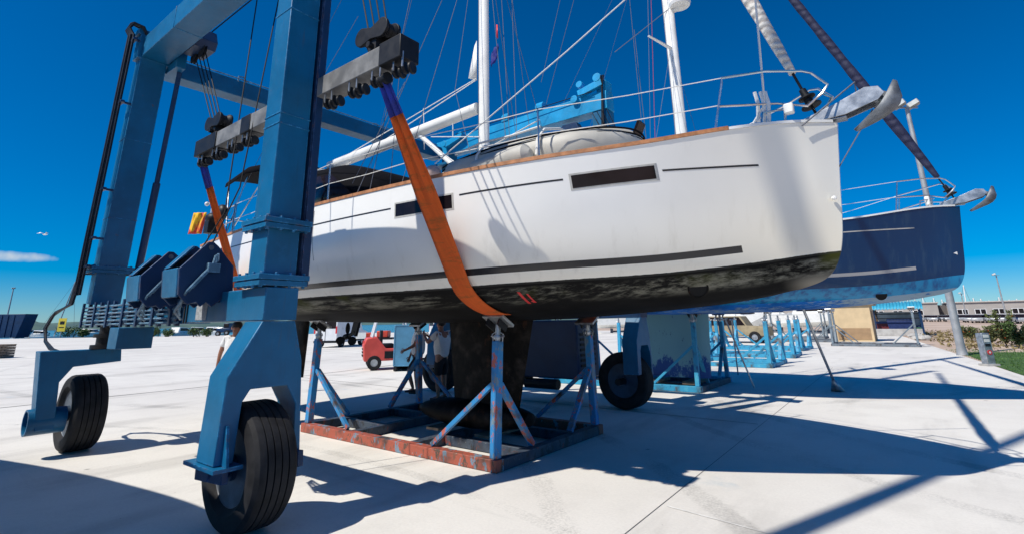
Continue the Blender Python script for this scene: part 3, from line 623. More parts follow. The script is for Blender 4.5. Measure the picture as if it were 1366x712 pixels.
# spreader beams
def spreader(y, label):
    z0, z1 = 3.955, 4.165
    t = thing('spreader_beam', (-5.45, y, z0), label, 'spreader beam', 'lifting beams of the travel lift')
    MB().box((-7.0, y - .1, z0), (-3.56, y + .1, z1)).build('beam', M['grey'], t, bevel=.008)
    MB().box((-7.66, y - .112, z0 - .01), (-7.003, y + .112, z1 + .01)).build('end_sleeve', M['black'], t, bevel=.008)
    MB().box((-3.557, y - .112, z0 - .01), (-3.25, y + .112, z1 + .01)).build('end_sleeve', M['black'], t, bevel=.008)
    MB().box((-6.3, y - .108, z0 - .006), (-6.05, y + .108, z1 + .006)).build('end_sleeve', M['black'], t, bevel=.008)
    for x in (-7.25, -3.74):
        m = MB(); zz = z1 + .22
        for q in (-.085, .055):
            pts = []
            for i in range(14):
                a = math.pi * (.5 + i / 13); pts.append((x - .15 + .10 * math.cos(a), zz + .10 * math.sin(a)))
            pts += [(x, zz - .07)]
            for i in range(14):
                a = math.pi * (-.5 + i / 13); pts.append((x + .15 + .10 * math.cos(a), zz + .10 * math.sin(a)))
            pts += [(x, zz + .05)]
            m.prism(pts, lambda a, b, tt: (a, tt, b), y + q, y + q + .03)
        sbk = m.build('sheave_block', M['black'], t, bevel=.004)
        m = MB()
        for s_ in (-.15, .15): m.lathe([(.02, -.05), (.095, -.05), (.07, -.02), (.07, .02), (.095, .05), (.02, .05)], (x + s_, y, zz), (0, 1, 0), 20)
        m.box((x - .06, y - .06, z1 + .012), (x + .06, y + .06, zz - .02)); m.cyl((x, y - .11, z1 + .08), (x, y + .11, z1 + .08), .03); m.build('sheave', M['black'], sbk)
    for x in (-7.5, -7.05, -6.6, -6.2, -4.85, -4.4, -3.98, -3.62, -3.31):
        for k, s_ in enumerate((-.09, -.03, .03, .09)):
            if x == -3.62 and k > 1: continue
            MB().lathe([(.02, -.014), (.05, -.016), (.058, -.008), (.058, .008), (.05, .016), (.02, .014)], (x + s_ * 1.1, y - .02 + .02 * (k % 2), z0 - .085 - .012 * (k % 2)), (1, .25, 0), 18).build('roller', M['black'], t)
        for s_ in (-.06, .06): MB().box((x + s_ - .007, y - .085, z0 - .10), (x + s_ + .007, y - .073, z0 + .05)).build('roller_strap', M['steel'], t)
    return t
spreader(2.72, 'grey and black steel beam with rollers hanging on wire ropes above the near side of the yacht')
spreader(9.1, 'steel spreader beam hanging low behind the far side of the white yacht')

# ================================================================== YACHTS
def interp(keys, x):
    """Catmull-Rom through (x, v) keys, x descending from bow to stern"""
    if x >= keys[0][0]: return keys[0][1]
    if x <= keys[-1][0]: return keys[-1][1]
    for i in range(len(keys) - 1):
        a, b = keys[i], keys[i + 1]
        if b[0] <= x <= a[0]:
            t = (x - a[0]) / (b[0] - a[0]); h = b[0] - a[0]
            m0 = (b[1] - keys[i - 1][1]) / (b[0] - keys[i - 1][0]) if i else (b[1] - a[1]) / h
            m1 = (keys[i + 2][1] - a[1]) / (keys[i + 2][0] - a[0]) if i + 2 < len(keys) else (b[1] - a[1]) / h
            return (2 * t**3 - 3 * t * t + 1) * a[1] + (t**3 - 2 * t * t + t) * h * m0 + (-2 * t**3 + 3 * t * t) * b[1] + (t**3 - t * t) * h * m1
XST = -11.25
ROWB = [
 [(-.33, .035), (-.6, .30), (-.8, .47), (-1.2, .80), (-1.95, 1.30), (-2.9, 1.75), (-4, 2.02), (-5.5, 2.12), (-7, 2.10), (-10, 1.90), (XST, 1.76)],
 [(-.40, .03), (-.6, .20), (-.8, .33), (-1.2, .62), (-1.95, 1.12), (-2.9, 1.62), (-4, 1.96), (-5.5, 2.11), (-7, 2.10), (-10, 1.89), (XST, 1.74)],
 [(-.46, .025), (-.8, .24), (-1.2, .48), (-1.95, .93), (-2.9, 1.42), (-4, 1.77), (-5.5, 1.93), (-7, 1.93), (-10, 1.72), (XST, 1.55)],
 [(-.55, .02), (-.8, .15), (-1.2, .33), (-1.95, .66), (-2.9, 1.07), (-4, 1.42), (-5.5, 1.60), (-7, 1.60), (-10, 1.33), (XST, 1.15)],
 [(-.68, .015), (-1.2, .17), (-1.95, .37), (-2.9, .62), (-4, .84), (-5.5, .95), (-7, .95), (-10, .78), (XST, .65)],
 [(-.90, 0), (XST, 0)]]
ROWZ = [
 [(-.33, 3.57), (-.8, 3.54), (-1.2, 3.48), (-1.95, 3.36), (-2.9, 3.29), (-4, 3.26), (-5.5, 3.26), (-7, 3.27), (-10, 3.22), (XST, 3.20)],
 [(-.40, 2.95), (-1.95, 2.78), (-4, 2.66), (-7, 2.62), (-10, 2.60), (XST, 2.62)],
 [(-.46, 2.42), (-1.2, 2.30), (-1.95, 2.23), (-4, 2.15), (-7, 2.12), (-10, 2.13), (XST, 2.2)],
 [(-.55, 2.14), (-1.2, 2.02), (-1.95, 1.94), (-4, 1.85), (-7, 1.83), (-10, 1.87), (XST, 2.0)],
 [(-.68, 2.0), (-1.2, 1.88), (-1.95, 1.80), (-4, 1.70), (-7, 1.69), (-10, 1.77), (XST, 1.95)],
 [(-.90, 1.92), (-1.3, 1.85), (-1.9, 1.78), (-2.7, 1.72), (-4.4, 1.655), (-6.6, 1.65), (-9, 1.71), (-10, 1.76), (XST, 1.92)]]
ZWL = [(-.3, 2.28), (-.59, 2.26), (-1.28, 2.17), (-2.05, 2.10), (-3.2, 2.06), (-4.56, 2.03), (-6.9, 2.03), (-9, 2.02), (XST, 2.03)]
def spl(ps, u):
    n = len(ps) - 1; i = min(int(u * n), n - 1); t = u * n - i
    p0, p1, p2, p3 = ps[max(i - 1, 0)], ps[i], ps[i + 1], ps[min(i + 2, n)]
    return .5 * ((2 * p1) + (p2 - p0) * t + (2 * p0 - 5 * p1 + 4 * p2 - p3) * t * t + (3 * p1 - p0 - 3 * p2 + p3) * t**3)
YC = 5.95
def hull_y(x, z):
    """world y of the near hull side at (x, z)"""
    bs = [interp(k, x) for k in ROWB]; zs = [interp(k, x) for k in ROWZ]; lo, hi = 0., 1.
    for _ in range(28):
        u = (lo + hi) / 2
        if spl(zs, u) > z: lo = u
        else: hi = u
    return YC - spl(bs, (lo + hi) / 2)
def hull_mesh(nst=110, nr=44):
    rows = []
    for i in range(nst + 1):
        t = (i / nst) ** 1.35; ps = []
        for kb, kz in zip(ROWB, ROWZ):
            x = kb[0][0] + (XST - kb[0][0]) * t; ps.append(V((x, interp(kb, x), interp(kz, x))))
        half = [spl(ps, j / nr) for j in range(nr + 1)]
        for q in half: q.y = max(q.y, 0)
        half[-1].y = 0
        rows.append([V((q.x, YC - q.y, q.z)) for q in half] + [V((q.x, YC + q.y, q.z)) for q in half[-2::-1]])
    m = MB().grid(rows); n = len(rows[0]); m.f.append(tuple((nst) * n + j for j in range(n))); m.f += [(j, j + 1, n - 2 - j, n - 1 - j) for j in range(0, nr)]
    return m
def strip(m, x0, x1, z0f, z1f, off, n=24, back=None):
    """band following the near hull side between z0f(x) and z1f(x)"""
    rows = []
    for i in range(n + 1):
        x = x0 + (x1 - x0) * i / n; r = []
        for k in range(3):
            z = z0f(x) + (z1f(x) - z0f(x)) * k / 2; r.append(V((x, hull_y(x, z) - off, z)))
        r += [r[2] + V((0, off + .01, 0))]; r = [r[0] + V((0, off + .01, 0))] + r; rows.append(r)
    m.grid(rows); m.f.append(tuple(len(m.v) - 5 * (n + 1) + j for j in range(5))); m.f.append(tuple(len(m.v) - 5 + j for j in range(5)))
def hull_part(root, mat, sh):
    o = hull_mesh().build('hull', mat, root, sh, ang=40, merge=True); me = o.data
    a = me.attributes.new('wl', 'FLOAT', 'POINT'); b = me.attributes.new('bx', 'FLOAT', 'POINT'); og = ORG[o]
    for i, v in enumerate(me.vertices):
        p = v.co + og - V(sh); a.data[i].value = p.z - interp(ZWL, p.x); b.data[i].value = p.x
    return o
def edge(x, dy=0., dz=0., side=-1):
    return V((x, YC + side * (interp(ROWB[0], x) + dy), interp(ROWZ[0], x) + dz))
def deck_part(root, sh, mat):
    rows = []
    for i in range(61):
        x = -.42 + (XST + .42) * i / 60; b = interp(ROWB[0], x) - .012; z = interp(ROWZ[0], x) - .012
        rows.append([V((x, YC + b * s, z + .05 * (1 - s * s))) for s in (-1, -.75, -.4, 0, .4, .75, 1)])
    MB().grid(rows).build('deck', mat, root, sh)
def rail(root, sh, mat, x0, x1, h=.04, wd=.05, name='toe_rail'):
    m = MB()
    for s in (-1, 1):
        rows = []
        for i in range(61):
            x = x0 + (x1 - x0) * i / 60; e = edge(x, .012, .002, s); q = V((0, -s * wd, 0)); rows.append([e, e + V((0, 0, h)), e + q + V((0, 0, h)), e + q])
        m.grid(rows, True); m.f.append((len(m.v) - 4, len(m.v) - 3, len(m.v) - 2, len(m.v) - 1)); b0 = len(m.v) - 244; m.f.append((b0, b0 + 1, b0 + 2, b0 + 3))
    m.build(name, mat, root, sh)
def pulpit(root, sh):
    m = MB()
    for s in (-1, 1):
        b0 = edge(-1.32, -.06, .04, s); b1 = edge(-.75, -.06, .0, s); t0 = edge(-1.22, -.06, .60, s); fr = V((-.46, YC + s * .24, 4.12)); lo = V((-.40, YC + s * .20, 3.86))
        m.tube([b0, t0 + V((0, 0, -.05)), t0, lerp(t0, fr, .5) + V((0, s * .06, .01)), fr + V((-.08, s * .05, 0)), fr + V((0, 0, -.03)), lo + V((.06, 0, .08)), lo, lerp(lo, b1, .4), V((-.8, b1.y, 3.80)), lerp(b0, t0, .45)], .0125, 8)
        m.tube([b1, lerp(b1, lo, .0) + V((.02, 0, .24))], .0125, 8); m.tube([edge(-.95, -.06, 0, s), edge(-.92, -.06, .16, s), edge(-.7, -.06, .18, s)], .011, 8)
    m.tube([(-.40, YC - .2, 3.86), (-.34, YC, 3.87), (-.40, YC + .2, 3.86)], .0125, 8)
    m.build('pulpit', M['inox'], root, sh)
def anchor(root, sh):
    m = MB()   # bow roller cheeks
    for s in (-1, 1):
        m.prism([(-.62, 3.60), (-.25, 3.62), (.04, 3.70), (.10, 3.76), (.06, 3.84), (-.05, 3.86), (-.3, 3.76), (-.62, 3.66)], lambda a, b, t: (a, t, b), YC + s * .085 - .008, YC + s * .085 + .008)
    m.box((-.62, YC - .075, 3.60), (-.24, YC + .075, 3.612)); m.cyl((.03, YC - .075, 3.765), (.03, YC + .075, 3.765), .05, n=14); m.build('bow_roller', M['steel'], root, sh, bevel=.003)
    m = MB(); m.bar((-.45, YC, 3.69), (.0, YC, 3.815), .03, .07); m.bar((.0, YC, 3.82), (.12, YC, 3.74), .035, .08)
    an = m.build('anchor', M['galv'], root, sh, bevel=.004)
    m = MB(); sp_ = [V((-.20, YC, 3.47)), V((.0, YC, 3.52)), V((.15, YC, 3.59)), V((.225, YC, 3.71)), V((.20, YC, 3.89))]
    for s in (-1, 1):
        wg = [V((-.20, YC, 3.47)), V((-.07, YC + s * .08, 3.555)), V((.03, YC + s * .12, 3.625)), V((.10, YC + s * .09, 3.73)), V((.185, YC + s * .01, 3.895))]
        m.grid([[spl(sp_, i / 8), lerp(spl(sp_, i / 8), spl(wg, i / 8), .5) + V((.02, 0, -.02)), spl(wg, i / 8)] for i in range(9)])
    m.build('fluke', M['galv'], an, sh, solid=.014, merge=True)
def lifelines(root, sh, xs, near_only=False):
    m = MB(); wv = MB()
    for s in (-1, 1):
        tops = [edge(-1.22, -.06, .60, s)]; mids = [edge(-1.28, -.06, .30, s)]
        for x in xs:
            b = edge(x, -.07, .02, s); t_ = b + V((0, 0, .58)); m.tube([b, t_], .011, 7); tops.append(t_); mids.append(b + V((0, 0, .29)))
        for ln in (tops, mids):
            pts = []
            for a, b in zip(ln, ln[1:]): pts += [a, lerp(a, b, .5) + V((0, 0, -.015))]
            wv.tube(pts + [ln[-1]], .0055, 5)
    m.each('stanchion', M['inox'], root, sh); wv.each('lifeline', M['rope'], root, sh)
def furled(root, sh, p0, p1, r, mat, drum=True):
    d = V(p1) - V(p0); n = 40; pts = [lerp(p0, p1, .035 + .965 * i / n) for i in range(n + 1)]; rs = [r * (.45 + .55 * min(1, i / 3)) * (1 + .07 * math.sin(i * 1.9)) * (1 - .4 * i / n) for i in range(n + 1)]
    MB().tube(pts, rs, 12).build('furled_sail', mat, root, sh)
    m = MB(); u = d.normalized(); m.tube([V(p0) - u * .05, lerp(p0, p1, .04)], .014, 8); 
    c = V(p0) + u * .16; m.lathe([(.02, -.06), (.10, -.06), (.10, -.045), (.045, -.03), (.045, .03), (.085, .045), (.085, .06), (.04, .07), (.035, .16)], c, u, 20); m.build('furling_drum', M['black'], root, sh)
def mast(root, sh, x, z0, z1, spr, r=.085):
    m = MB(); pts = []
    rows = []
    for z in (z0, z1): rows.append([V((x + r * 1.5 * math.cos(a * math.pi / 8), YC + r * math.sin(a * math.pi / 8), z)) for a in range(16)])
    m.grid(rows, True); m.f.append(tuple(range(16, 32))); o = m.build('mast', M['alu'], root, sh)
    m = MB(); m.box((x - r * 1.5 - .012, YC - .02, z0 + .3), (x - r * 1.5 + .004, YC + .02, z1)); m.build('mast_track', M['ropeg'], o, sh)
    for z in spr:
        m = MB()
        for s in (-1, 1): m.bar((x - .02, YC + s * .06, z), (x - .28, YC + s * 1.0, z + .06), .10, .03, (0, 0, 1), .06, .02)
        m.build('spreader', M['alu'], o, sh)
    return o
def rig(root, sh, x, ztop, zs, bow):
    m = MB()
    for s in (-1, 1):
        tip = V((x - .28, YC + s * 1.0, zs)); c = edge(x - .25, -.10, .0, s); m.tube([c, tip, V((x, YC, ztop))], .005, 5); c2 = edge(x - .55, -.10, 0, s); m.tube([c2, V((x - .05, YC + s * .06, zs - .1))], .005, 5); c3 = edge(x + .35, -.1, 0, s); m.tube([c3, V((x, YC + s * .06, zs - .2))], .0045, 5)
    for s in (-1, 1): m.tube([edge(XST + .2, -.2, .05, s), V((x - .6, YC + s * .1, ztop - 6.5)), V((x, YC, ztop))], .0045, 5)
    m.each('rigging', M['ropeg'], root, sh)

# ---- white yacht
S0 = (0, 0, 0)
ya = thing('sailing_yacht', (-5.2, YC, .14), 'big white sailing yacht with a black worn bottom and teak rail, hanging in orange slings', 'yacht')
hull_part(ya, M['hullw'], S0); deck_part(ya, S0, M['gel']); rail(ya, S0, M['teak'], -1.2, XST + .02)
rail(ya, S0, M['gel'], -.36, -1.195, .028, .04, 'bulwark')
# stripe broken round the windows
m = MB(); zl = lambda x: 2.995 + .135 * max(0, (x + 4.6) / 3.6) ** 1.1 if x > -4.6 else 2.995
for a, b in ((-1.02, -1.80), (-2.68, -3.82), (-4.85, -9.4), (-10.15, -10.8)): strip(m, a, b, lambda x: zl(x) - .009, lambda x: zl(x) + .009, .003)
m.each('pin_stripe', M['blackline'], ya, ang=60)
for a, b, z0, z1 in ((-1.86, -2.60, 2.985, 3.115), (-3.92, -4.76, 2.905, 3.055), (-9.52, -10.06, 2.88, 3.045)):
    ts = lambda x: .055 * (x - b) / (a - b) if a > -3 else 0
    m = MB(); strip(m, a + .022, b - .022, lambda x: z0 - .02 + ts(x) - .02, lambda x: z1 + .02 + ts(x) - .02, .004); f = m.build('hull_window', M['winframe'], ya, ang=60)
    m = MB(); strip(m, a, b, lambda x: z0 + ts(x) - .02, lambda x: z1 + ts(x) - .02, .007); m.build('pane', M['glass'], f, ang=60)
m = MB(); strip(m, -3.42, -3.45, lambda x: 1.84, lambda x: 1.96, .004, 4); m.add([V((x, hull_y(x, z) - .005, z)) for x, z in ((-3.36, 1.85), (-3.38, 1.85), (-3.45, 1.95), (-3.43, 1.95))], [(0, 1, 2, 3)]); strip(m, -3.35, -3.37, lambda x: 1.85, lambda x: 1.94, .004, 4); m.build('red_paint_mark', M['redsign'], ya, ang=60)
# bow thruster tunnel
c = V((-1.75, hull_y(-1.75, 1.95) + .0, 1.95)); nrm = V((.42, -.8, -.42)).normalized()
MB().lathe([(.085, -.006), (.105, .006), (.105, .012), (.088, .012), (.085, -.01)], c, nrm, 32, True).build('thruster_ring', M['keel'], ya)
MB().lathe([(.002, -.03), (.088, -.02), (.088, .007), (.002, .007)], c, nrm, 32).build('thruster_tunnel', m_plain('tunnel_black', (.002, .002, .002), .9), ya)
MB().lathe([(.005, -.01), (.02, -.01), (.02, .02), (.012, .028), (.003, .028)], (-.47, hull_y(-.52, 2.78) + .004, 2.78), (.5, -.85, 0), 16).build('hull_fitting', M['gel'], ya)
m = MB()
for x in (-6.5, -7.1): m.tube([V((x + .02 * i * .4, hull_y(x, 3.2 - .14 * i) - .0015, 3.2 - .14 * i)) for i in range(6)], .004, 5)
zz = [3.2, 3.02]; m.tube([V((-6.62, hull_y(-6.6, 3.2) - .002, 3.2)), V((-6.62, hull_y(-6.6, 3.04) - .002, 3.04)), V((-6.9, hull_y(-6.9, 3.04) - .002, 3.04)), V((-6.9, hull_y(-6.9, 3.2) - .002, 3.2))], .004, 5); m.each('hatch_seam', M['ropeg'], ya)
# keel + bulb + rudder + propeller
def foil(m, x0, x1, X0, X1, z0, z1, t, n=20):
    rows = []
    for z, a, b in ((z0, x0, x1), (z1, X0, X1)):
        r = []
        for i in range(n):
            u = i / (n - 1); th = t * (2.0 * math.sqrt(max(u, 0)) * (1 - u) + .02); r.append((b + (a - b) * u, th))
        rows.append([V((x, YC - th, z)) for x, th in r] + [V((x, YC + th, z)) for x, th in r[::-1]])
    m.grid(rows, True); k = len(rows[0]); o = len(m.v) - 2 * k; m.f += [tuple(range(o, o + k)), tuple(range(o + k, o + 2 * k))]
m = MB(); foil(m, -5.75, -4.55, -5.9, -4.25, .40, 1.72, .16); kl = m.build('keel', M['keel'], ya)
rows = []
for i in range(23):
    u = i / 22; r = .215 * math.sqrt(max(0, math.sin(math.pi * min(1, .04 + u * .94)) ** .9)) + .004
    rows.append([V((-4.35 - 2.1 * u, YC + 1.35 * r * math.cos(a * math.pi / 10), .36 + r * .92 * math.sin(a * math.pi / 10))) for a in range(20)])
m = MB().grid(rows, True); m.f += [tuple(range(20)), tuple(range(440, 460))]; m.build('bulb', M['keel'], kl)
m = MB(); foil(m, -10.45, -10.05, -10.55, -9.95, .62, 1.80, .08); m.build('rudder', M['keel'], ya)
m = MB(); m.cyl((-8.35, YC, 1.50), (-8.62, YC, 1.42), .035); m.bar((-8.3, YC, 1.75), (-8.4, YC, 1.45), .05, .16)
m.lathe([(.05, -.07), (.055, 0), (.05, .07), (.01, .14)], (-8.62, YC, 1.42), (-1, 0, -.15), 16)
pp = m.build('propeller_shaft', M['black'], ya)
m = MB()
for i in range(3):
    a = i * 2.094 + 1.5; m.sphere((-8.62, YC + .15 * math.cos(a), 1.42 + .15 * math.sin(a)), (.02, .045 + .065 * abs(math.cos(a)), .045 + .065 * abs(math.sin(a))), 14, 8)
m.build('propeller', M['black'], pp)
# deck gear
pulpit(ya, S0); anchor(ya, S0); lifelines(ya, S0, (-2.92, -4.6, -6.3, -8.0, -9.6))
ms = mast(ya, S0, -5.16, 3.3, 19.5, (9.0, 13.5), .066); rig(ya, S0, -5.16, 19.3, 9.06, None)
furled(ya, S0, (-.50, YC, 3.72), (-4.85, YC, 18.6), .085, M['sailw'])
bm_ = MB().tube([(-5.3, YC, 5.14), (-9.6, YC, 4.98)], [.10, .115], 14).build('boom', M['alu'], ya)
MB().tube([(-6.75, YC, 5.02), (-5.3, YC, 3.75)], .045, 10).build('boom_vang', M['alu'], bm_)
m = MB()
rp = lambda *p: m.tube([V(q) for q in p], .009, 5)
a, b = ony(4.5, 580, 219), V((-1.35, YC - .1, 6.45)); rp(a, lerp(a, b, .5) + V((0, 0, -.03)), b)
a = ony(5.9, 634, 108); b = ony(5.9, 460, 222); rp(a, b); rp(a + V((.02, 0, .03)), ony(5.9, 452, 214)); rp(ony(5.2, 557, 250), ony(5.2, 720, 160)); rp(ony(5.0, 566, 188), ony(5.0, 640, 240))
rp(ony(5.7, 575, 183), ony(5.7, 640, 183)); rp(ony(5.7, 604, 165), ony(5.7, 604, 183)); rp(ony(6.2, 565, 145), ony(6.2, 566, 200))
m.each('rope', M['rope'], ya)
m = MB()
for p in ([(5.6, 655, -20), (5.0, 676, 200)], [(5.6, 668, -20), (5.2, 680, 190)], [(5.9, 682, -20), (5.2, 690, 195)], [(5.95, 627, -20), (5.6, 607, 120), (5.3, 632, 225)], [(5.0, 478, 22), (5.0, 380, 190)], [(4.4, 540, 110), (4.2, 470, 245)], [(4.3, 536, 60), (4.3, 520, 250)]): m.tube([ony(q[0], q[1], q[2]) for q in p], .0045, 5)
m.each('halyard', M['ropeg'], ya)
# mainsail corner at the mast
a, b, c_, d_ = [ony(YC, *p) for p in ((636, 55), (636, 108), (625, 105), (633, 62))]; MB().add([a, b, c_, d_], [(0, 1, 2, 3)]).build('sail_corner', M['alu'], ya, solid=.01)
# flags on the spreader halyard
rows = []
a0 = ony(5.35, 664, 58); 
for i in range(5): rows.append([a0 + V((-.032 * k + .01 * math.sin(i * 2 + k), .02 * math.sin(k * 2.2 + i), -.06 * i - .03 * k)) for k in range(5)])
MB().grid(rows).build('flag', M['bluefl'], ya, solid=.003)
a0 = ony(5.35, 662, 33); MB().add([a0, a0 + V((.03, 0, -.02)), a0 + V((.03, 0, -.26)), a0 + V((0, 0, -.22))], [(0, 1, 2, 3)]).build('pennant', M['redsign'], ya, solid=.003)
# coachroof
def loft(m, secs):
    """secs: (x, half width, z base, z top) hoops"""
    rows = []
    for x, hw, zb, zt in secs:
        rows.append([V((x, YC - hw * math.cos(math.pi * j / 14) ** 1 if False else YC - hw * (1 if math.cos(math.pi * j / 14) > 0 else -1) * abs(math.cos(math.pi * j / 14)) ** .55, zb + (zt - zb) * math.sin(math.pi * j / 14) ** .6)) for j in range(15)])
    m.grid(rows); m.f += [tuple(range(15)), tuple(len(m.v) - 15 + j for j in range(15))]
m = MB(); loft(m, [(-3.9, .9, 3.28, 3.34), (-4.3, 1.0, 3.28, 3.42), (-5.2, 1.1, 3.27, 3.48), (-6.6, 1.2, 3.27, 3.60), (-7.6, 1.25, 3.27, 3.64)]); m.build('coachroof', M['gel'], ya)
m = MB(); m.box((-6.4, YC - 1.19, 3.38), (-5.5, YC - 1.16, 3.45)); m.build('coachroof_window', M['glass'], ya)
# sprayhood: arched black canvas with a pale front rim, open aft
def hood(secs, name, mat, th):
    rows = []
    for x, hw, z, zt in secs: rows.append([V((x, YC - hw * (1 if math.cos(math.pi * j / 20) > 0 else -1) * abs(math.cos(math.pi * j / 20)) ** .5, z + (zt - z) * math.sin(math.pi * j / 20) ** .55)) for j in range(21)])
    return MB().grid(rows).build(name, mat, ya, solid=th)
hd = hood([(-6.1, 1.25, 3.45, 3.78), (-6.9, 1.35, 3.40, 4.2), (-7.6, 1.42, 3.36, 4.44), (-8.35, 1.48, 3.34, 4.48)], 'sprayhood', M['canvas'], .012)
m = MB(); pts = [V((-8.38, YC - 1.49 * (1 if math.cos(math.pi * j / 20) > 0 else -1) * abs(math.cos(math.pi * j / 20)) ** .5, 3.34 + 1.15 * math.sin(math.pi * j / 20) ** .55)) for j in range(21)]; m.tube(pts, .03, 8); m.build('hood_rim', M['alu'], hd)
m = MB()
for s in (-1, 1): m.add([V((-6.55, YC + s * 1.345, 3.5)), V((-8.1, YC + s * 1.50, 3.5)), V((-8.1, YC + s * 1.47, 4.1)), V((-7.3, YC + s * 1.40, 4.05))], [(0, 1, 2, 3)])
m.each('hood_window', M['glass'], hd, solid=.006)
bmn = hood([(-9.3, 1.4, 4.55, 4.78), (-10.2, 1.5, 4.6, 4.85), (-11.2, 1.45, 4.5, 4.72)], 'bimini', M['canvas'], .02)
m = MB()
for s in (-1, 1):
    for x, xt in ((-10.2, -9.4), (-10.2, -11.1), (-10.3, -10.3)): m.tube([edge(x, -.15, 0, s), V((xt, YC + s * 1.42, 4.58))], .013, 7)
m.each('bimini_frame', M['inox'], bmn)
# stern gear
m = MB()
for s in (-1, 1):
    pts = [edge(-9.7, -.08, 0, s), edge(-9.7, -.08, .6, s), edge(-11.1, -.08, .62, s), V((-11.2, YC + s * .6, 3.82))]; m.tube(pts, .013, 7); m.tube([edge(-9.7, -.08, .3, s), edge(-11.1, -.08, .32, s), edge(-11.1, -.08, .62, s), edge(-11.1, -.08, 0, s)], .012, 7)
m.each('pushpit', M['inox'], ya)
m = MB()
a = edge(-10.75, -.02, .5); m.sphere(a, (.16, .12, .12)); m.box(a + V((-.1, -.1, -.3)), a + V((.1, .1, -.05))); m.sphere(edge(-10.3, -.05, .55), (.16, .1, .16)); m.build('outboard_motor', M['black'], ya, bevel=.01)
m = MB(); a = edge(-11.0, -.05, .62); m.tube([a, a + V((0, 0, .2)), a + V((-.06, -.04, .26))], .012, 6); m.sphere(a + V((-.1, -.06, .24)), .045, 10, 6); m.build('stern_light', M['gel'], ya)
# open deck hatch, winch, navigation lamp
m = MB(); p = ony(5.2, 846, 189); Rm = Matrix.Rotation(R_(-64), 3, 'Y'); m.box((p.x - .0, p.y - .10, p.z - .02), (p.x + .24, p.y + .10, p.z + .01), Rm, (p.x, p.y, p.z)); m.build('deck_hatch', M['glass'], ya, bevel=.015)
m = MB(); p = ony(5.55, 1053, 150); m.box(p + V((-.045, -.04, -.02)), p + V((.045, .04, .09))); m.build('navigation_lamp', M['gel'], ya, bevel=.015)
m = MB()
for px in (1012, 1020, 1026): p = ony(5.5, px, 163); m.tube([p, p + V((.02, 0, .2)), p + V((0, .02, .34))], .02, 6)
m.tube([ony(5.5, 1005, 165), ony(5.5, 1020, 140), ony(5.5, 1006, -20)], .012, 6); m.each('bow_rope', M['rope'], ya)
m = MB(); m.tube([(-.02, YC, 3.64), (-.42, YC, 3.06)], .006, 5); m.tube([ony(5.6, 1070, 168), ony(5.95, 1140, 110), ony(5.95, 1143, 128)], .008, 5); m.each('bobstay', M['ropeg'], ya)

# things that lie on / hang from the yacht
# dinghy
dg = thing('inflatable_dinghy', (-3.4, 5.1, 3.33), 'pale grey inflatable dinghy lashed upside down on the foredeck of the white yacht', 'dinghy')
m = MB(); zc = 3.51; pts = [(-4.55, 4.66, zc - .02), (-4.3, 4.62, zc), (-3.4, 4.58, zc), (-2.75, 4.66, zc), (-2.45, 4.9, zc + .03), (-2.35, 5.2, zc + .05), (-2.45, 5.5, zc + .03), (-2.75, 5.74, zc), (-3.4, 5.82, zc), (-4.3, 5.78, zc), (-4.55, 5.74, zc - .02)]
cp = []
for i in range(41):
    u = i / 40; cp.append(spl([V(p) for p in pts], u))
m.tube(cp, [.06 + .15 * min(1, min(i, 40 - i) / 2) for i in range(41)], 16); m.build('tube', M['dinghy'], dg)
rows = [[V((x, 5.2 + hw * s, zz + .10 * (1 - abs(s)) - .08 * (abs(s) > .9))) for s in (-1, -.6, 0, .6, 1)] for x, hw, zz in ((-4.45, .55, 3.71), (-3.6, .58, 3.76), (-3.0, .52, 3.75), (-2.6, .34, 3.70), (-2.4, .1, 3.62))]
MB().grid(rows).build('floor', M['dinghy'], dg, solid=.03)
m = MB()
for o in (.05, .0, -.035): m.tube([p + (p - V((-3.5, 5.2, p.z))).normalized() * .188 + V((0, 0, .10 + o)) for p in cp[1:-1]], .011, 6)
m.each('rubbing_strake', M['canvas'], dg)
m = MB()
for x in (-3.0, -3.9): m.tube([V((x, 4.33, 3.4)), V((x, 4.36, 3.6)), V((x, 4.5, 3.75)), V((x + .02, 4.8, 3.84)), V((x, 5.2, 3.88))], .016, 6)
m.tube([(-4.3, 4.4, 3.70), (-3.9, 4.42, 3.77), (-3.4, 4.4, 3.74), (-3.0, 4.42, 3.76)], .013, 6); m.each('lashing', M['rope'], dg)
fd = MB().tube([(-3.98, 4.38, 3.42), (-3.93, 4.38, 3.42), (-3.3, 4.32, 3.43), (-3.12, 4.31, 3.43), (-3.06, 4.31, 3.43)], [.05, .115, .115, .115, .045], 16).build('fender', M['dinghy']); tag(fd, 'long pale cylinder fender lying on the side deck below the dinghy', 'fender')
p = ony(4.28, 577, 231); fb = MB().sphere(p, (.115, .10, .10)).build('ball_fender', M['ballp']); tag(fb, 'pinkish round fender on the deck edge right of the orange sling', 'fender')
# yellow-red cloth on the stern rail
p0 = ony(4.9, 262, 284); rows = []
for i in range(8):
    rows.append([p0 + V((-.01 * i, 0, -.075 * i)) + rh * (.036 * k - .05 - .006 * i) * 1.35 + fh * (.025 * math.sin(k * 1.7 + i * .25)) for k in range(8)])
cl = MB().grid(rows).build('drying_cloth', M['cloth'], solid=.006); tag(cl, 'yellow and red cloth hanging at the yacht stern left of the orange sling', 'cloth')

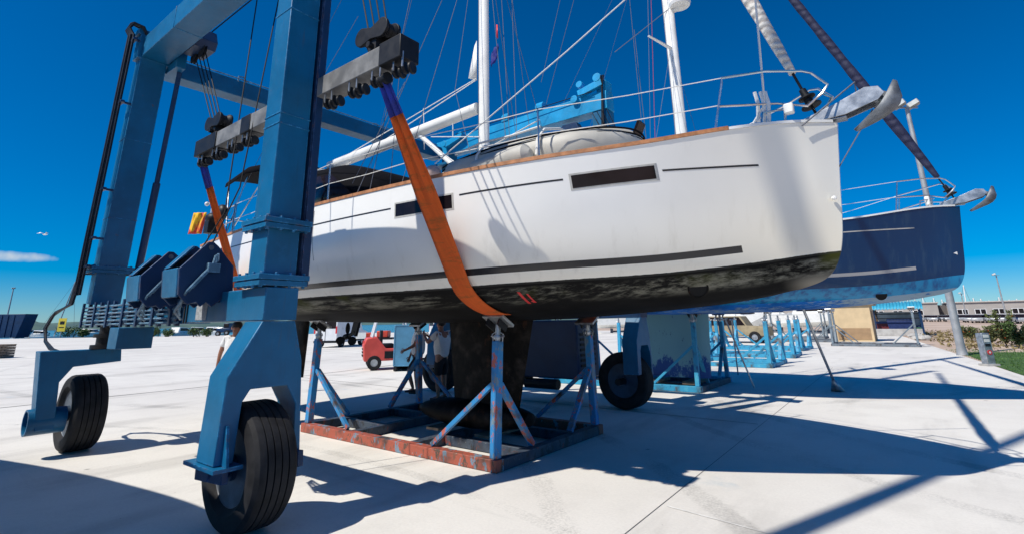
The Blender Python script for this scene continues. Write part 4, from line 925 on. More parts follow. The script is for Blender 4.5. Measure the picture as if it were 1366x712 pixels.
# ---- slings
def sling(xc, label, wd=.30, xt=0.):
    sec = []
    for i in range(200):
        u = i / 199; x = xc; bs = [interp(k, x) for k in ROWB]; zs = [interp(k, x) for k in ROWZ]; sec.append((YC - spl(bs, u) - .012, spl(zs, u) - .008))
    top = (2.72, 3.85); best = None
    for i, (y, z) in enumerate(sec):     # tangent point: smallest slope angle from the top roller
        if z > 3.2: continue
        a = math.atan2(y - top[0], top[1] - z)
        if best is None or a < best[0]: best = (a, i)
    i0 = best[1]; a = sec[i0]; half = [(top[0] + (a[0] - top[0]) * k / 14, top[1] + (a[1] - top[1]) * k / 14) for k in range(14)] + sec[i0::4] + [(YC, sec[-1][1] - .004)]
    half = [(y, z + .035 * max(0, min(1, (y - YC + 1.12) / .2))) for y, z in half]
    path = half + [(2 * YC - y, z) for y, z in half[-2::-1]]
    n = len(path); rows = []
    for i, (y, z) in enumerate(path):
        k = min(i, n - 1 - i); ww = wd * min(1, .42 + .085 * k); y0, z0 = path[max(0, i - 1)]; y1, z1 = path[min(n - 1, i + 1)]; d = V((0, y1 - y0, z1 - z0)).normalized(); nr = V((0, d.z, -d.y)); fold = max(0, 1 - k / 12) * .035
        xo = xt * max(0, 1 - k / 14); rows.append([V((xc + xo + ww * (j / 6 - .5), y, z)) + nr * (fold * math.sin(j * 2.1)) + V((0, 0, -.0)) for j in range(7)])
    t = thing('lifting_sling', (xc + xt, 2.72, 3.85), label, 'sling', 'orange slings carrying the white yacht')
    MB().grid(rows[2:-2]).build('webbing', M['sling'], t, solid=.014)
    for rr_ in (rows[:3], rows[-3:]): MB().grid(rr_).build('blue_sleeve', M['slingblue'], t, solid=.02)
    for s in (0, 1): y = 2.72 if not s else 2 * YC - 2.72; MB().cyl((xc + xt - .07, y, 3.87), (xc + xt + .07, y, 3.87), .055, n=14).build('roller_pin', M['black'], t)
sling(-4.03, 'bright orange sling with blue top sleeve, wrapped under the middle of the yacht', xt=.42)
sling(-9.2, 'orange sling on the stern side, falling behind the blue winches', .26, xt=1.6)

# ---- navy yacht
SB = V((1.32, 7.05, .10))
yb = thing('sailing_yacht', V((-5.2, YC, .14)) + V((1.0, 7.05, 0)), 'dark blue sailing yacht with a worn blue bottom, propped up behind the white yacht', 'yacht')
hull_part(yb, M['hullb'], SB); deck_part(yb, SB, M['gel']); rail(yb, SB, M['alu'], -.40, XST + .02, .03, .04)
m = MB(); strip(m, -1.1, -3.4, lambda x: zl(x) + .03 - .01, lambda x: zl(x) + .03 + .01, .003); m.each('pin_stripe', M['winframe'], yb, SB, ang=60)
m = MB(); q = V((-.55, hull_y(-.55, 2.66), 2.66)); m.prism([(-.53, 2.64), (-.53, 2.70), (-.59, 2.67)], lambda a, b, t: (a, hull_y(a, b) + t, b), -.004, .004); m.build('arrow_mark', M['alu'], yb, SB)
pulpit(yb, SB); anchor(yb, SB); lifelines(yb, SB, (-2.9, -4.6, -6.3, -8.0, -9.6))
m = MB(); xk = V(SB); foil(m, -6.95, -5.45, -7.35, -5.35, .16, 1.72, .13); m.build('keel', M['keelblue'], yb, SB)
m = MB(); foil(m, -10.45, -10.05, -10.55, -9.95, .62, 1.80, .08); m.build('rudder', M['keelblue'], yb, SB)
mb2 = mast(yb, SB, -5.55, 3.3, 19.5, (8.9,), .10); rig(yb, SB, -5.55, 19.3, 8.96, None)
m = MB(); p = V((-5.2, YC - .05, 10.1)); m.lathe([(.02, 0), (.27, .01), (.30, .09), (.25, .2), (.05, .24)], p, (0, 0, 1), 20); m.bar((-5.5, YC, 10.05), (-5.1, YC, 10.1), .12, .05); m.build('radar_dome', M['gel'], mb2, SB)
furled(yb, SB, V((.95, 13.0, 3.82)) - SB, V((-4.4, 13.0, 17.6)) - SB, .105, M['sailb'])
c = V((-1.82, hull_y(-1.82, 1.93), 1.93)); MB().lathe([(.002, -.03), (.10, -.02), (.10, .012), (.002, .012)], c, (.42, -.8, -.42), 28).build('thruster_tunnel', m_plain('tunnel_dark', (.003, .003, .004), .9), yb, SB)
m = MB(); loft(m, [(-3.6, .9, 3.28, 3.34), (-4.2, 1.1, 3.28, 3.55), (-6.6, 1.25, 3.27, 3.75), (-7.6, 1.3, 3.27, 3.75)]); m.build('coachroof', M['gel'], yb, SB)
m = MB(); p = V((-.85, YC - .42, 3.6)); m.box(p, p + V((.08, .08, .18))); m.build('navigation_lamp', M['gel'], yb, SB, bevel=.02)
m = MB()
for a, b in (((752, -20), (722, 110)), ((771, -20), (727, 145)), ((838, -20), (858, 185)), ((846, 40), (862, 185))): m.tube([ony(13.2, *a), ony(12.6, *b)], .008, 5)
m.tube([ony(13.0, 905, 2), ony(12.4, 820, 70)], .010, 5); m.each('halyard', M['ropeg'], yb)
m = MB(); m.tube([ony(13, 868, -20), ony(12.8, 874, 190)], .008, 5); m.build('red_halyard', M['ropered'], yb)

# ================================================================== CRADLES
def cradle(loc, x0, x1, y0, y1, H, label, frame_m, beam_m, post_m, group='steel boat cradles', pads=True, lean=.09, inner=True, posts=((0, 0), (1, 0), (0, 1), (1, 1)), hs=None, th=1.):
    t = thing('boat_cradle', loc, label, 'boat cradle', group); lx, ly, lz = loc; P_ = lambda x, y, z: V((lx + x, ly + y, lz + z)); b = .13
    m = MB()
    for y in (y0, y1): m.box(P_(x0, y - b / 2, 0), P_(x1, y + b / 2, b))
    m.each('base_rail', frame_m, t, bevel=.006)
    m = MB()
    for x in (x0 + b / 2, x1 - b / 2): m.box(P_(x - b / 2, y0 + b / 2 + .002, .002), P_(x + b / 2, y1 - b / 2 - .002, b - .003))
    if inner:
        for u in (.3, .62): x = x0 + (x1 - x0) * u; m.box(P_(x - b / 2, y0 + b / 2 + .002, .002), P_(x + b / 2, y1 - b / 2 - .002, b - .003))
        for u in (.27, .73): y = y0 + (y1 - y0) * u; m.box(P_(x0 + b + .002, y - .06, .004), P_(x0 + (x1 - x0) * .3 - b / 2 - .002, y + .06, b - .006)); m.box(P_(x0 + (x1 - x0) * .62 + b / 2 + .002, y - .06, .004), P_(x1 - b - .002, y + .06, b - .006))
    m.each('cross_rail', beam_m, t, bevel=.006)
    for i, j in posts:
        sx, sy = (1 if i else -1), (1 if j else -1); bx = x1 - .09 if i else x0 + .09; by = (y1 - .02) if j else (y0 + .02); h = H if hs is None else hs[(i, j)]
        p0 = P_(bx, by, b); p1 = P_(bx, by - sy * lean, h - .24); d = (p1 - p0).normalized()
        m = MB(); m.bar(p0, p1, .10 * th, .10 * th, (1, 0, 0)); ps = m.build('post', post_m, t, bevel=.006)
        m = MB(); m.cyl(p1, p1 + d * .20, .032, n=12); m.lathe([(.05, 0), (.055, .03), (.05, .05)], p1 + d * .02, d, 12); m.tube([p1 + d * .06 + V((-.10, 0, 0)), p1 + d * .03, p1 + d * .06 + V((.10, 0, 0))], .012, 6)
        for s in (-1, 1): m.tube([p1 + d * .05 + V((s * .04, 0, 0)), p1 + d * .0 + V((s * .075, 0, 0)), p1 + d * .08 + V((s * .085, 0, 0)), p1 + d * .10 + V((s * .045, 0, 0))], .009, 6)
        m.build('screw_jack', M['steel'], ps)
        q = lerp(p0, p1, .62)
        m = MB(); m.bar(q + V((-sx * .055, 0, 0)), P_(bx - sx * 1.05, by, b + .02), .055 * th, .055 * th, (0, 1, 0)); m.build('brace', post_m, t, bevel=.004)
        m = MB(); m.bar(q + V((0, -sy * .05, 0)), P_(bx, by - sy * .72, b + .02), .055 * th, .085 * th, (1, 0, 0)); m.build('brace', post_m, t, bevel=.004)
        if pads:
            c = p1 + d * .24; Rm = Matrix.Rotation(-sy * R_(-30), 3, 'X'); m = MB(); m.box(c - V((.16, .13, .018)), c + V((.16, .13, .018)), Rm, c); pd = m.build('pad', M['steel'] if beam_m is not M['cradlecyan'] else beam_m, ps, bevel=.004)
            m = MB(); m.box(c + V((-.10, -.09, -.10)), c + V((-.08, .09, -.02)), Rm, c); m.box(c + V((.08, -.09, -.10)), c + V((.10, .09, -.02)), Rm, c); m.each('pad_bracket', M['black'], pd)
    return t
c1 = cradle((-6.1, 6.0, 0), -1.98, 2.09, -1.11, 1.27, 1.66, 'heavy red, blue and grey flaking steel cradle standing under the white yacht', M['cradlered'], M['cradledark'], M['cradle'], lean=.06)
# wooden blocks carrying the bulb
MB().box((-6.0, 5.6, .132), (-5.75, 6.3, .17)).box((-5.05, 5.6, .132), (-4.8, 6.3, .17)).each('keel_block', M['wood'], c1, bevel=.005)
c2 = cradle((-6.0, 13.6, 0), -2.2, 1.82, -1.2, 1.2, 1.80, 'light blue steel cradle under the keel of the dark blue yacht', M['cradlecyan'], M['cradledark'], M['cradlecyan'])
MB().box((-5.6, 12.6, .132), (-5.3, 13.4, .20)).box((-4.7, 12.6, .132), (-4.4, 13.4, .20)).each('keel_block', M['wood'], c2, bevel=.005)
ca = cradle((-6.0, 20.6, 0), -2.0, 1.9, -1.2, 1.2, 1.75, 'bright cyan empty cradle, the nearest one seen under the dark blue hull', M['cradlecyan'], M['cradlecyan'], M['cradlecyan'], pads=False, th=1.3)
for loc, rz, lb in (((-6.2, 25.4, 0), .06, 'cyan empty cradle standing second in the row under the blue hull'), ((-6.6, 30.8, 0), -.04, 'pale blue empty cradle left of the beige hut, third of the row'), ((-8.9, 22.8, 0), .1, 'cyan empty cradle just right of the blue keel, set further left than the rest')):
    dup(ca, loc, rz, lb)
cg = cradle((-2.0, 36.2, 0), -2.2, 1.85, -1.1, 1.1, 2.0, 'grey rusty cradle with tall tilted posts in front of the beige hut', m_flake('grey_cradle_paint', [((.16, .19, .22), .42), ((.10, .07, .06), .6)], (.12, .15, .18)), M['cradledark'], m_flake('grey_post_paint', [((.16, .21, .25), .42), ((.12, .07, .05), .62)], (.14, .18, .22)), lean=.25)
dup(cg, (-6.4, 41.0, 0), .05, 'grey cradle standing at the left side of the beige hut')
dup(cg, (-7.6, 46.5, 0), .0, 'distant grey cradle behind the cyan cradles, left of the hut')
# leaning props
def prop(base, top, r, label, cat='boat prop', conical=True):
    base, top = V(base), V(top); t = thing('boat_prop', base, label, cat); d = (top - base).normalized()
    MB().cyl(base + d * .05, top, r, n=12).build('pole', M['steel'], t)
    if conical:
        m = MB()
        for i in range(4):
            a = i * math.pi / 2 + .5; m.add([base + V((.15 * math.cos(a), .15 * math.sin(a), 0)), base + V((.15 * math.cos(a + 1.57), .15 * math.sin(a + 1.57), 0)), base + d * .42], [(0, 1, 2)])
        m.build('foot', M['steel'], t, solid=.008)
    m = MB(); m.lathe([(.02, -.03), (.06, -.03), (.06, 0), (.02, .0)], top, d, 12); m.build('head_plate', M['steel'], t)
prop(gnd(1118, 521), (-1.95, 12.75, 1.86), .028, 'thin steel prop on a conical foot leaning against the bottom of the blue yacht')
for a, b, lb in (((985, 502), (976, 425), 'thin dark pole standing beside the cradle of the blue yacht'), ((1008, 520), (967, 424), 'thin dark pole leaning across the cradle of the blue yacht')):
    g0 = gnd(*a); prop(g0, ony(g0.y - .2, *b), .02, lb, conical=False)

# ================================================================== PEOPLE
def skin_obj(name, pts, edges, rad, mat, parent, sub=2):
    og = ORG[parent]; me = D.meshes.new(name); me.from_pydata([V(p) - og for p in pts], edges, []); o = D.objects.new(name, me); COL.objects.link(o); o.parent = parent; ORG[o] = og
    o.modifiers.new('skin', 'SKIN'); sk = me.skin_vertices[0].data
    for i, r in enumerate(rad): sk[i].radius = r if isinstance(r, tuple) else (r, r); sk[i].use_root = (i == 0)
    s = o.modifiers.new('sub', 'SUBSURF'); s.levels = sub; s.render_levels = sub; me.materials.append(mat)
    for p in me.polygons: p.use_smooth = True
    return o
def person(base, yaw, J, label, shorts=True):
    """J: joint positions in the figure's own frame (x forward, y left, z up)"""
    t = thing('person', base, label, 'person'); Rz = Matrix.Rotation(yaw, 3, 'Z'); W = lambda p: V(base) + Rz @ V(p)
    order = ['pelvis', 'waist', 'chest', 'neck', 'jaw', 'head', 'crown', 'shL', 'elL', 'wrL', 'shR', 'elR', 'wrR', 'hipL', 'knL', 'anL', 'toL', 'hipR', 'knR', 'anR', 'toR']
    rad = {'pelvis': .132, 'waist': .122, 'chest': .135, 'neck': .055, 'jaw': .062, 'head': .093, 'crown': .062, 'shL': .062, 'elL': .042, 'wrL': .028, 'shR': .062, 'elR': .042, 'wrR': .028, 'hipL': .092, 'knL': .06, 'anL': .04, 'toL': .036, 'hipR': .092, 'knR': .06, 'anR': .04, 'toR': .036}
    ed = [('pelvis', 'waist'), ('waist', 'chest'), ('chest', 'neck'), ('neck', 'jaw'), ('jaw', 'head'), ('head', 'crown'), ('chest', 'shL'), ('shL', 'elL'), ('elL', 'wrL'), ('chest', 'shR'), ('shR', 'elR'), ('elR', 'wrR'), ('pelvis', 'hipL'), ('hipL', 'knL'), ('knL', 'anL'), ('anL', 'toL'), ('pelvis', 'hipR'), ('hipR', 'knR'), ('knR', 'anR'), ('anR', 'toR')]
    pts = [W(J[k]) for k in order]; E_ = [(order.index(a), order.index(b)) for a, b in ed]; R2 = [rad[k] for k in order]
    for s in 'LR':          # palm and five fingers run on from each wrist
        wr, el = V(J['wr' + s]), V(J['el' + s]); d = (wr - el).normalized(); sd = V((0, 0, 1)) if abs(d.z) < .8 else V((1, 0, 0)); sd = (sd - d * sd.dot(d)).normalized(); nn = d.cross(sd) * (1 if s == 'L' else -1)
        i0 = order.index('wr' + s); pts.append(W(wr + d * .05)); R2.append((.026, .016)); pi = len(pts) - 1; E_.append((i0, pi))
        for f, (o_, l_) in enumerate(((-.030, .062), (-.010, .075), (.010, .072), (.029, .056))):
            a = wr + d * .095 + sd * o_; b = a + d * l_ * .5 + nn * .012; c = b + d * l_ * .35 + nn * .028
            for q, (pp_, r_) in enumerate(((a, .0105), (b, .009), (c, .0075))):
                pts.append(W(pp_)); R2.append(r_); E_.append((pi if q == 0 else len(pts) - 2, len(pts) - 1))
        a = wr + d * .045 + sd * .034; b = a + d * .03 + sd * .022 + nn * .012; c = b + d * .028 + nn * .014
        for q, (pp_, r_) in enumerate(((a, .012), (b, .0105), (c, .0085))):
            pts.append(W(pp_)); R2.append(r_); E_.append((pi if q == 0 else len(pts) - 2, len(pts) - 1))
    skin_obj('body', pts, E_, R2, M['skin'], t)
    # face and hair
    h = V(J['head']); fx_ = V((1, 0, 0)); m = MB()
    m.sphere(W(h + V((.098, 0, -.01))), (.02, .014, .022), 8, 6); m.build('nose', M['skin'], t)
    m = MB()
    for s in (-1, 1): m.sphere(W(h + V((.085, s * .034, .018))), (.012, .012, .009), 8, 6)
    m.sphere(W(h + V((.088, 0, -.058))), (.008, .02, .005), 8, 6); m.each('eyes_and_mouth', M['hair'], t)
    m = MB()
    for s in (-1, 1): m.sphere(W(h + V((.0, s * .096, -.005))), (.018, .010, .030), 8, 6)
    m.each('ears', M['skin'], t)
    m = MB(); m.sphere(W(h + V((-.022, 0, .045))), (.103, .100, .095), 16, 10); m.build('hair', M['hair'], t)
    # shirt (torso and short sleeves) and shorts, a little wider than the body
    k = ['waist', 'chest', 'shL', 'shR']; mid = lambda a, b, u: lerp(J[a], J[b], u)
    pts = [mid('pelvis', 'waist', -.35), J['waist'], J['chest'], mid('chest', 'neck', .62), J['shL'], mid('shL', 'elL', .62), J['shR'], mid('shR', 'elR', .62)]
    skin_obj('tee_shirt', [W(p) for p in pts], [(0, 1), (1, 2), (2, 3), (2, 4), (4, 5), (2, 6), (6, 7)], [.178, .172, .182, .085, .085, .078, .085, .078], M['tee'], t)
    pts = [J['pelvis'], mid('pelvis', 'waist', .35), J['hipL'], mid('hipL', 'knL', .95), J['hipR'], mid('hipR', 'knR', .95)]
    skin_obj('shorts', [W(p) for p in pts], [(0, 1), (0, 2), (2, 3), (0, 4), (4, 5)], [.166, .150, .112, .092, .112, .092], M['shorts'], t)
    for s in 'LR':
        a, b = V(J['an' + s]), V(J['to' + s]); d = V((b.x - a.x, b.y - a.y, 0)).normalized(); m = MB(); c = W((a.x + d.x * .055, a.y + d.y * .055, a.z - .04)); rows = []
        Rf = Rz @ Matrix.Rotation(math.atan2(d.y, d.x), 3, 'Z')
        for i in range(9):
            u = i / 8; hw = .045 * math.sin(math.pi * (.12 + .8 * u)) ** .5; hh = .085 - .045 * u
            rows.append([c + Rf @ V((-.13 + .27 * u, hw * math.cos(math.pi * 2 * j / 10), max(-.035, hh * .5 * math.sin(math.pi * 2 * j / 10)))) for j in range(10)])
        m.grid(rows, True); m.f += [tuple(range(10)), tuple(range(80, 90))]; m.build('shoe', M['shoe'], t)
    return t
ST = {'pelvis': (0, 0, .92), 'waist': (.0, 0, 1.08), 'chest': (.01, 0, 1.30), 'neck': (.02, 0, 1.47), 'jaw': (.05, 0, 1.54), 'head': (.04, 0, 1.61), 'crown': (.03, 0, 1.69),
      'shL': (0, .19, 1.40), 'elL': (.05, .26, 1.12), 'wrL': (.12, .27, .88), 'shR': (0, -.19, 1.40), 'elR': (.05, -.26, 1.12), 'wrR': (.12, -.27, .88),
      'hipL': (0, .095, .86), 'knL': (.02, .11, .48), 'anL': (-.02, .12, .09), 'toL': (.12, .14, .05), 'hipR': (0, -.095, .86), 'knR': (.02, -.11, .48), 'anR': (-.02, -.12, .09), 'toR': (.12, -.14, .05)}
camyaw = math.atan2(rh.y, rh.x)     # facing right in the picture
J1 = dict(ST); J1.update(elL=(.22, .22, 1.22), wrL=(.42, .10, 1.38), elR=(.20, -.22, 1.18), wrR=(.42, -.08, 1.34))
p = gnd(588, 534); person((p.x, p.y, 0), camyaw + math.pi - .5, J1, 'man in white tee shirt and black shorts working with raised hands on a cradle post')
J2 = dict(ST); J2.update(elR=(.06, -.25, 1.12), wrR=(.16, -.22, .88), knL=(.22, .11, .54), anL=(.10, .12, .16), toL=(.24, .13, .11), wrL=(.30, .2, 1.05), elL=(.12, .25, 1.14))
p = gnd(556, 527); person((p.x, p.y, 0), camyaw + math.pi + .3, J2, 'man in white shirt with one arm hanging, half hidden behind the cradle post')
J3 = dict(ST); J3.update(elR=(.02, -.27, 1.12), wrR=(.02, -.30, .86))
p = gnd(304, 549); person((p.x, p.y, 0), math.atan2(-fh.y, -fh.x) + .1, J3, 'man in white tee shirt whose arm shows left of the big blue wheel fork')

# ================================================================== BACKGROUND
# van
def wheels_of(t, pts, r, w_, ax=(0, 1, 0)):
    for p in pts:
        wl = MB().lathe([(r * .5, -w_ / 2), (r * .92, -w_ / 2), (r, -w_ * .3), (r, w_ * .3), (r * .92, w_ / 2), (r * .5, w_ / 2)], p, ax, 20, True).build('wheel', M['tyre'], t)
        MB().lathe([(.02, -w_ * .4), (r * .52, -w_ * .42), (r * .52, w_ * .42), (.02, w_ * .4)], p, ax, 16).build('rim', M['steel'], wl)
def at(t, f):
    return f
pv = gnd(440, 463)
van = thing('delivery_van', (0, 0, 0), 'white panel van with two rear doors parked beyond the yacht keel', 'van')
prof = [(-2.5, .35), (2.3, .35), (2.55, .75), (2.5, 1.05), (1.6, 1.25), (1.05, 2.1), (.6, 2.28), (-2.3, 2.30), (-2.5, 2.2)]
MB().prism(prof, lambda a, b, t_: (a, t_, b), -.95, .95).build('body', M['white'], van, bevel=.06)
m = MB(); m.box((-2.512, -.82, 1.35), (-2.503, -.06, 2.05)); m.box((-2.512, .06, 1.35), (-2.503, .82, 2.05)); m.each('rear_window', M['glass'], van)
m = MB(); m.box((-2.515, -.015, .5), (-2.502, .015, 2.15)); m.box((-2.52, -.9, .33), (-2.51, .9, .5)); m.build('rear_bumper', M['black'], van)
for s in (-1, 1): MB().box((-2.512, s * .86 - .06, 1.0), (-2.502, s * .86 + .06, 1.5)).build('tail_light', M['redsign'], van)
m = MB(); m.box((.3, -.956, 1.35), (1.1, -.951, 1.95)); m.build('side_window', M['glass'], van)
m = MB(); m.add([(1.63, -.8, 1.30), (1.63, .8, 1.30), (1.12, .75, 2.05), (1.12, -.75, 2.05)], [(0, 1, 2, 3)]); m.build('windscreen', M['glass'], van, solid=.02)
wheels_of(van, [(-1.6, -.82, .34), (-1.6, .82, .34), (1.6, -.82, .34), (1.6, .82, .34)], .34, .24)
van.location = (pv.x - 1.4, pv.y + 1.9, 0); van.rotation_euler = (0, 0, R_(118))
# small trailer with red machine beside the van
pt = gnd(498, 463); tr = thing('flatbed_trailer', (pt.x, pt.y, 0), 'dark flatbed trailer carrying orange-red machines beside the white van', 'trailer')
O = V((pt.x, pt.y, 0)); U_ = rh
def rb(m, c, sx, sy, sz): 
    c = V(c); vs = [O + rh * (c.x + a * sx / 2) + fh * (c.y + b * sy / 2) + V((0, 0, c.z + e * sz / 2)) for a in (-1, 1) for b in (-1, 1) for e in (-1, 1)]
    m.add(vs, [(0, 1, 3, 2), (4, 6, 7, 5), (0, 4, 5, 1), (2, 3, 7, 6), (0, 2, 6, 4), (1, 5, 7, 3)])
m = MB(); rb(m, (.2, 0, .62), 2.6, 1.5, .12); rb(m, (-1.05, 0, .85), .08, 1.4, .34); m.each('bed', M['black'], tr, bevel=.01)
m = MB(); rb(m, (-.3, -.1, .86), .6, .7, .36); rb(m, (.7, 0, .92), .8, .9, .46); m.each('load', m_plain('orange_red_machine', (.55, .05, .02), .5), tr, bevel=.05)
m = MB(); rb(m, (-.7, -.78, .85), .7, .02, .42); m.each('side_board', M['screen'], tr)
wheels_of(tr, [O + rh * -.2 - fh * .82 + V((0, 0, .30)), O + rh * .5 - fh * .82 + V((0, 0, .30))], .33, .2, fh)
# second white vehicle behind
v2 = dup(van, gnd(545, 456) + rh * 3.5 + fh * 6, R_(60), 'white van far behind the red forklift, partly hidden by it')
# forklift
pf = gnd(497, 493); fl = thing('forklift', (0, 0, 0), 'coral red forklift with white posts standing left of the blue crate', 'forklift')
MB().prism([(-1.0, .32), (-1.05, .9), (-.95, 1.18), (-.55, 1.22), (-.2, .78), (.55, .78), (.75, .35)], lambda a, b, t_: (a, t_, b), -.55, .55).build('chassis', M['red'], fl, bevel=.05)
m = MB()
for s in (-.48, .48): m.tube([(-.72, s, 1.2), (-.5, s, 2.15), (.45, s, 2.2), (.68, s, .8)], .045, 8)
for i in range(5): m.bar((-.45 + i * .2, -.48, 2.17), (-.45 + i * .2, .48, 2.17), .04, .03)
m.each('overhead_guard', M['white'], fl)
m = MB(); m.box((-.35, -.3, .79), (.1, .3, .95)); m.box((-.42, -.3, .95), (-.32, .3, 1.45)); m.build('seat', M['black'], fl, bevel=.03)
m = MB(); m.tube([(.5, 0, .8), (.32, 0, 1.2)], .025, 6); m.lathe([(.15, -.01), (.17, 0), (.15, .01)], (.3, 0, 1.22), (-.4, 0, 1), 16, True); m.build('steering_wheel', M['black'], fl)
m = MB()
for s in (-.3, .3): m.box((.80, s - .05, .1), (.92, s + .05, 2.3))
m.each('lift_mast', M['black'], fl)
m = MB()
for s in (-.3, .3): m.box((.93, s - .05, .30), (2.0, s + .05, .34)); 
m.each('fork_tine', M['black'], fl)
m = MB()
for z in (.5, .62, .74): m.box((-1.062, -.35, z), (-1.02, .35, z + .05))
m.box((-.25, -.557, .42), (.25, -.551, .68)); m.each('vent', M['black'], fl)
for s in (-.42, .42): MB().box((-1.035, s - .06, .96), (-.99, s + .06, 1.06)).build('tail_light', M['redsign'], fl)
wheels_of(fl, [(-.62, -.48, .27), (-.62, .48, .27)], .27, .2); wheels_of(fl, [(.5, -.5, .33), (.5, .5, .33)], .33, .24)
fl.location = (pf.x + .50 * rh.x + .5 * fh.x, pf.y + .50 * rh.y + .5 * fh.y, 0); fl.rotation_euler = (0, 0, camyaw + R_(18)); fl.scale = (.97,) * 3
# crate held on the fork
pc = gnd(537, 495); O = V((pc.x, pc.y, 0)) + fh * .5
cr = thing('steel_crate', O, 'flat blue steel crate standing right of the red forklift', 'crate')
m = MB(); rb(m, (0, 0, .88), .74, .8, 1.42); m.build('crate_body', M['panel'], cr, bevel=.015)
m = MB()
for sx in (-.3, .3): rb(m, (sx, 0, .09), .1, .8, .15)
m.each('skid', M['black'], cr)
m = MB()
for sx in (-.35, .35): rb(m, (sx, -.405, .88), .04, .02, 1.4)
for z in (.2, 1.57): rb(m, (0, -.406, z), .66, .02, .04)
m.each('crate_rib', M['panel'], cr)
# dark skip at far left
pd = gnd(4, 450); O = V((pd.x, pd.y, 0)); d_ = (O - CAM).length
sk_ = thing('skip_container', O, 'dark blue steel skip at the far left edge by the quay', 'container'); O = O.copy()
s_ = d_ / 700
m = MB(); base = [(-20, 0), (12, 0), (17, 22), (-20, 22)]
m.prism([(a * s_, b * s_) for a, b in base], lambda a, b, t_: O + rh * a + fh * t_ + V((0, 0, b)), 0, 3).build('skip_body', M['liftdark'], sk_, bevel=.05)
m = MB()
for a in (-12, -6, 0, 6): m.prism([(a * s_, 1 * s_), ((a + 1) * s_, 1 * s_), ((a + 1) * s_, 21 * s_), (a * s_, 21 * s_)], lambda a_, b, t_: O + rh * a_ + fh * t_ + V((0, 0, b)), -.12, -.005)
m.each('skip_rib', M['liftdark'], sk_)
# pallet stack at left edge
pp_ = gnd(0, 477); O = V((pp_.x, pp_.y, 0)); ps = thing('pallet_stack', O, 'stack of grey wooden pallets cut by the left picture edge', 'pallet stack')
for i in range(5):
    m = MB()
    for j in range(5): rb(m, (-.25 + 0, -.5 + j * .25, .14 + i * .16), 1.1, .16, .025)
    for j in range(3): rb(m, (-.75 + j * .5, 0, .07 + i * .16), .1, 1.1, .11)
    m.build('pallet', M['wood'], ps)
# yellow sign by the hedge
pg = gnd(80, 449); d_ = (pg - CAM).length; s_ = d_ / 700; O = V((pg.x, pg.y, 0)); sg = thing('warning_sign', O, 'yellow sign board on a post by the quay, left of the clipped shrubs', 'sign')
m = MB(); rb(m, (0, 0, 5 * s_), .12, .12, 10 * s_); m.build('post', M['lampg'], sg)
m = MB(); rb(m, (0, -.1, 12 * s_), 8 * s_, .06, 13 * s_); m.build('board', M['yellow'], sg)
m = MB(); rb(m, (0, -.15, 14 * s_), 4.5 * s_, .02, 3 * s_); rb(m, (0, -.15, 9.5 * s_), 5 * s_, .02, .8 * s_); m.each('sign_marking', M['black'], sg)
# clipped shrubs along the quay
random.seed(12)
shr = None
for i, (px, w_, h_) in enumerate(((90, 15, 13), (205, 8, 12), (224, 8, 9), (258, 9, 11), (275, 8, 10), (111, 7, 8), (338, 7, 9), (187, 6, 9))):
    g0 = gnd(px, 448.5); s_ = (g0 - CAM).length / 700; lb = ['widest clipped green shrub right of the yellow sign', 'tallest green shrub just left of the blue winches', 'small low shrub between two larger ones left of the winches', 'green shrub below the blue side beam, left of the dark equipment', 'shrub below the side beam beside the dark equipment', 'small shrub at the right end of the widest one', 'low shrub seen just left of the white tee shirt man', 'small shrub half hidden by the pump box'][i]
    t = thing('clipped_shrub', V((g0.x, g0.y, 0)), lb, 'shrub', 'clipped shrubs along the quay'); m = MB(); w2 = w_ * s_; h2 = h_ * s_
    for q in range(7): clump(m, V((g0.x, g0.y, h2 * random.uniform(.35, .6))) + rh * (w2 * .55 * (q / 3 - 1)), (w2 * .38, w2 * .38, h2 * .42), 110, .16 * s_ * 6)
    m.build('foliage', M['leaf'], t, recalc=False); m = MB(); m.tube([V((g0.x, g0.y, 0)), V((g0.x, g0.y, h2 * .5))], .1, 6); m.build('stem', M['stem'], t)
# moored boats over the quay
def motorboat(name, label, group):
    t = thing(name, (0, 0, 0), label, 'motor boat', group); rows = []
    for x, b, zk, zd in ((3.2, .05, 1.0, 1.5), (2.4, .75, .35, 1.32), (1, 1.12, .1, 1.2), (-1, 1.2, .05, 1.1), (-3, 1.1, .05, 1.08)):
        rows.append([V((x, -b, zd)), V((x, -b * .85, zk + (zd - zk) * .35)), V((x, 0, zk)), V((x, b * .85, zk + (zd - zk) * .35)), V((x, b, zd))])
    m = MB().grid(rows); m.f += [tuple(range(20, 25))] + [(i * 5, i * 5 + 4, i * 5 + 9, i * 5 + 5) for i in range(4)]; m.build('hull', M['gel'], t)
    m = MB(); m.prism([(1.7, 1.2), (1.0, 1.95), (-.9, 2.05), (-1.3, 1.12)], lambda a, b, t_: (a, t_, b), -.8, .8); m.build('cabin', M['gel'], t, bevel=.06)
    m = MB(); m.prism([(1.58, 1.4), (1.08, 1.86), (-.7, 1.9), (-.8, 1.42)], lambda a, b, t_: (a, t_, b), -.812, .812); m.build('cabin_window', M['glass'], t)
    m = MB()
    for s in (-1, 1): m.tube([(3.0, s * .15, 1.9), (2.2, s * .75, 1.85), (1.2, s * 1.0, 1.75), (1.2, s * 1.0, 1.2)], .03, 6)
    m.each('bow_rail', M['inox'], t); return t
mbt = motorboat('motor_boat', 'white motor boat moored over the quay left of the yellow sign', 'small boats moored in the bay')
b0 = gnd(52, 446); mbt.location = (b0.x, b0.y, -1.3); mbt.rotation_euler = (0, 0, .4); mbt.scale = (1.3,) * 3
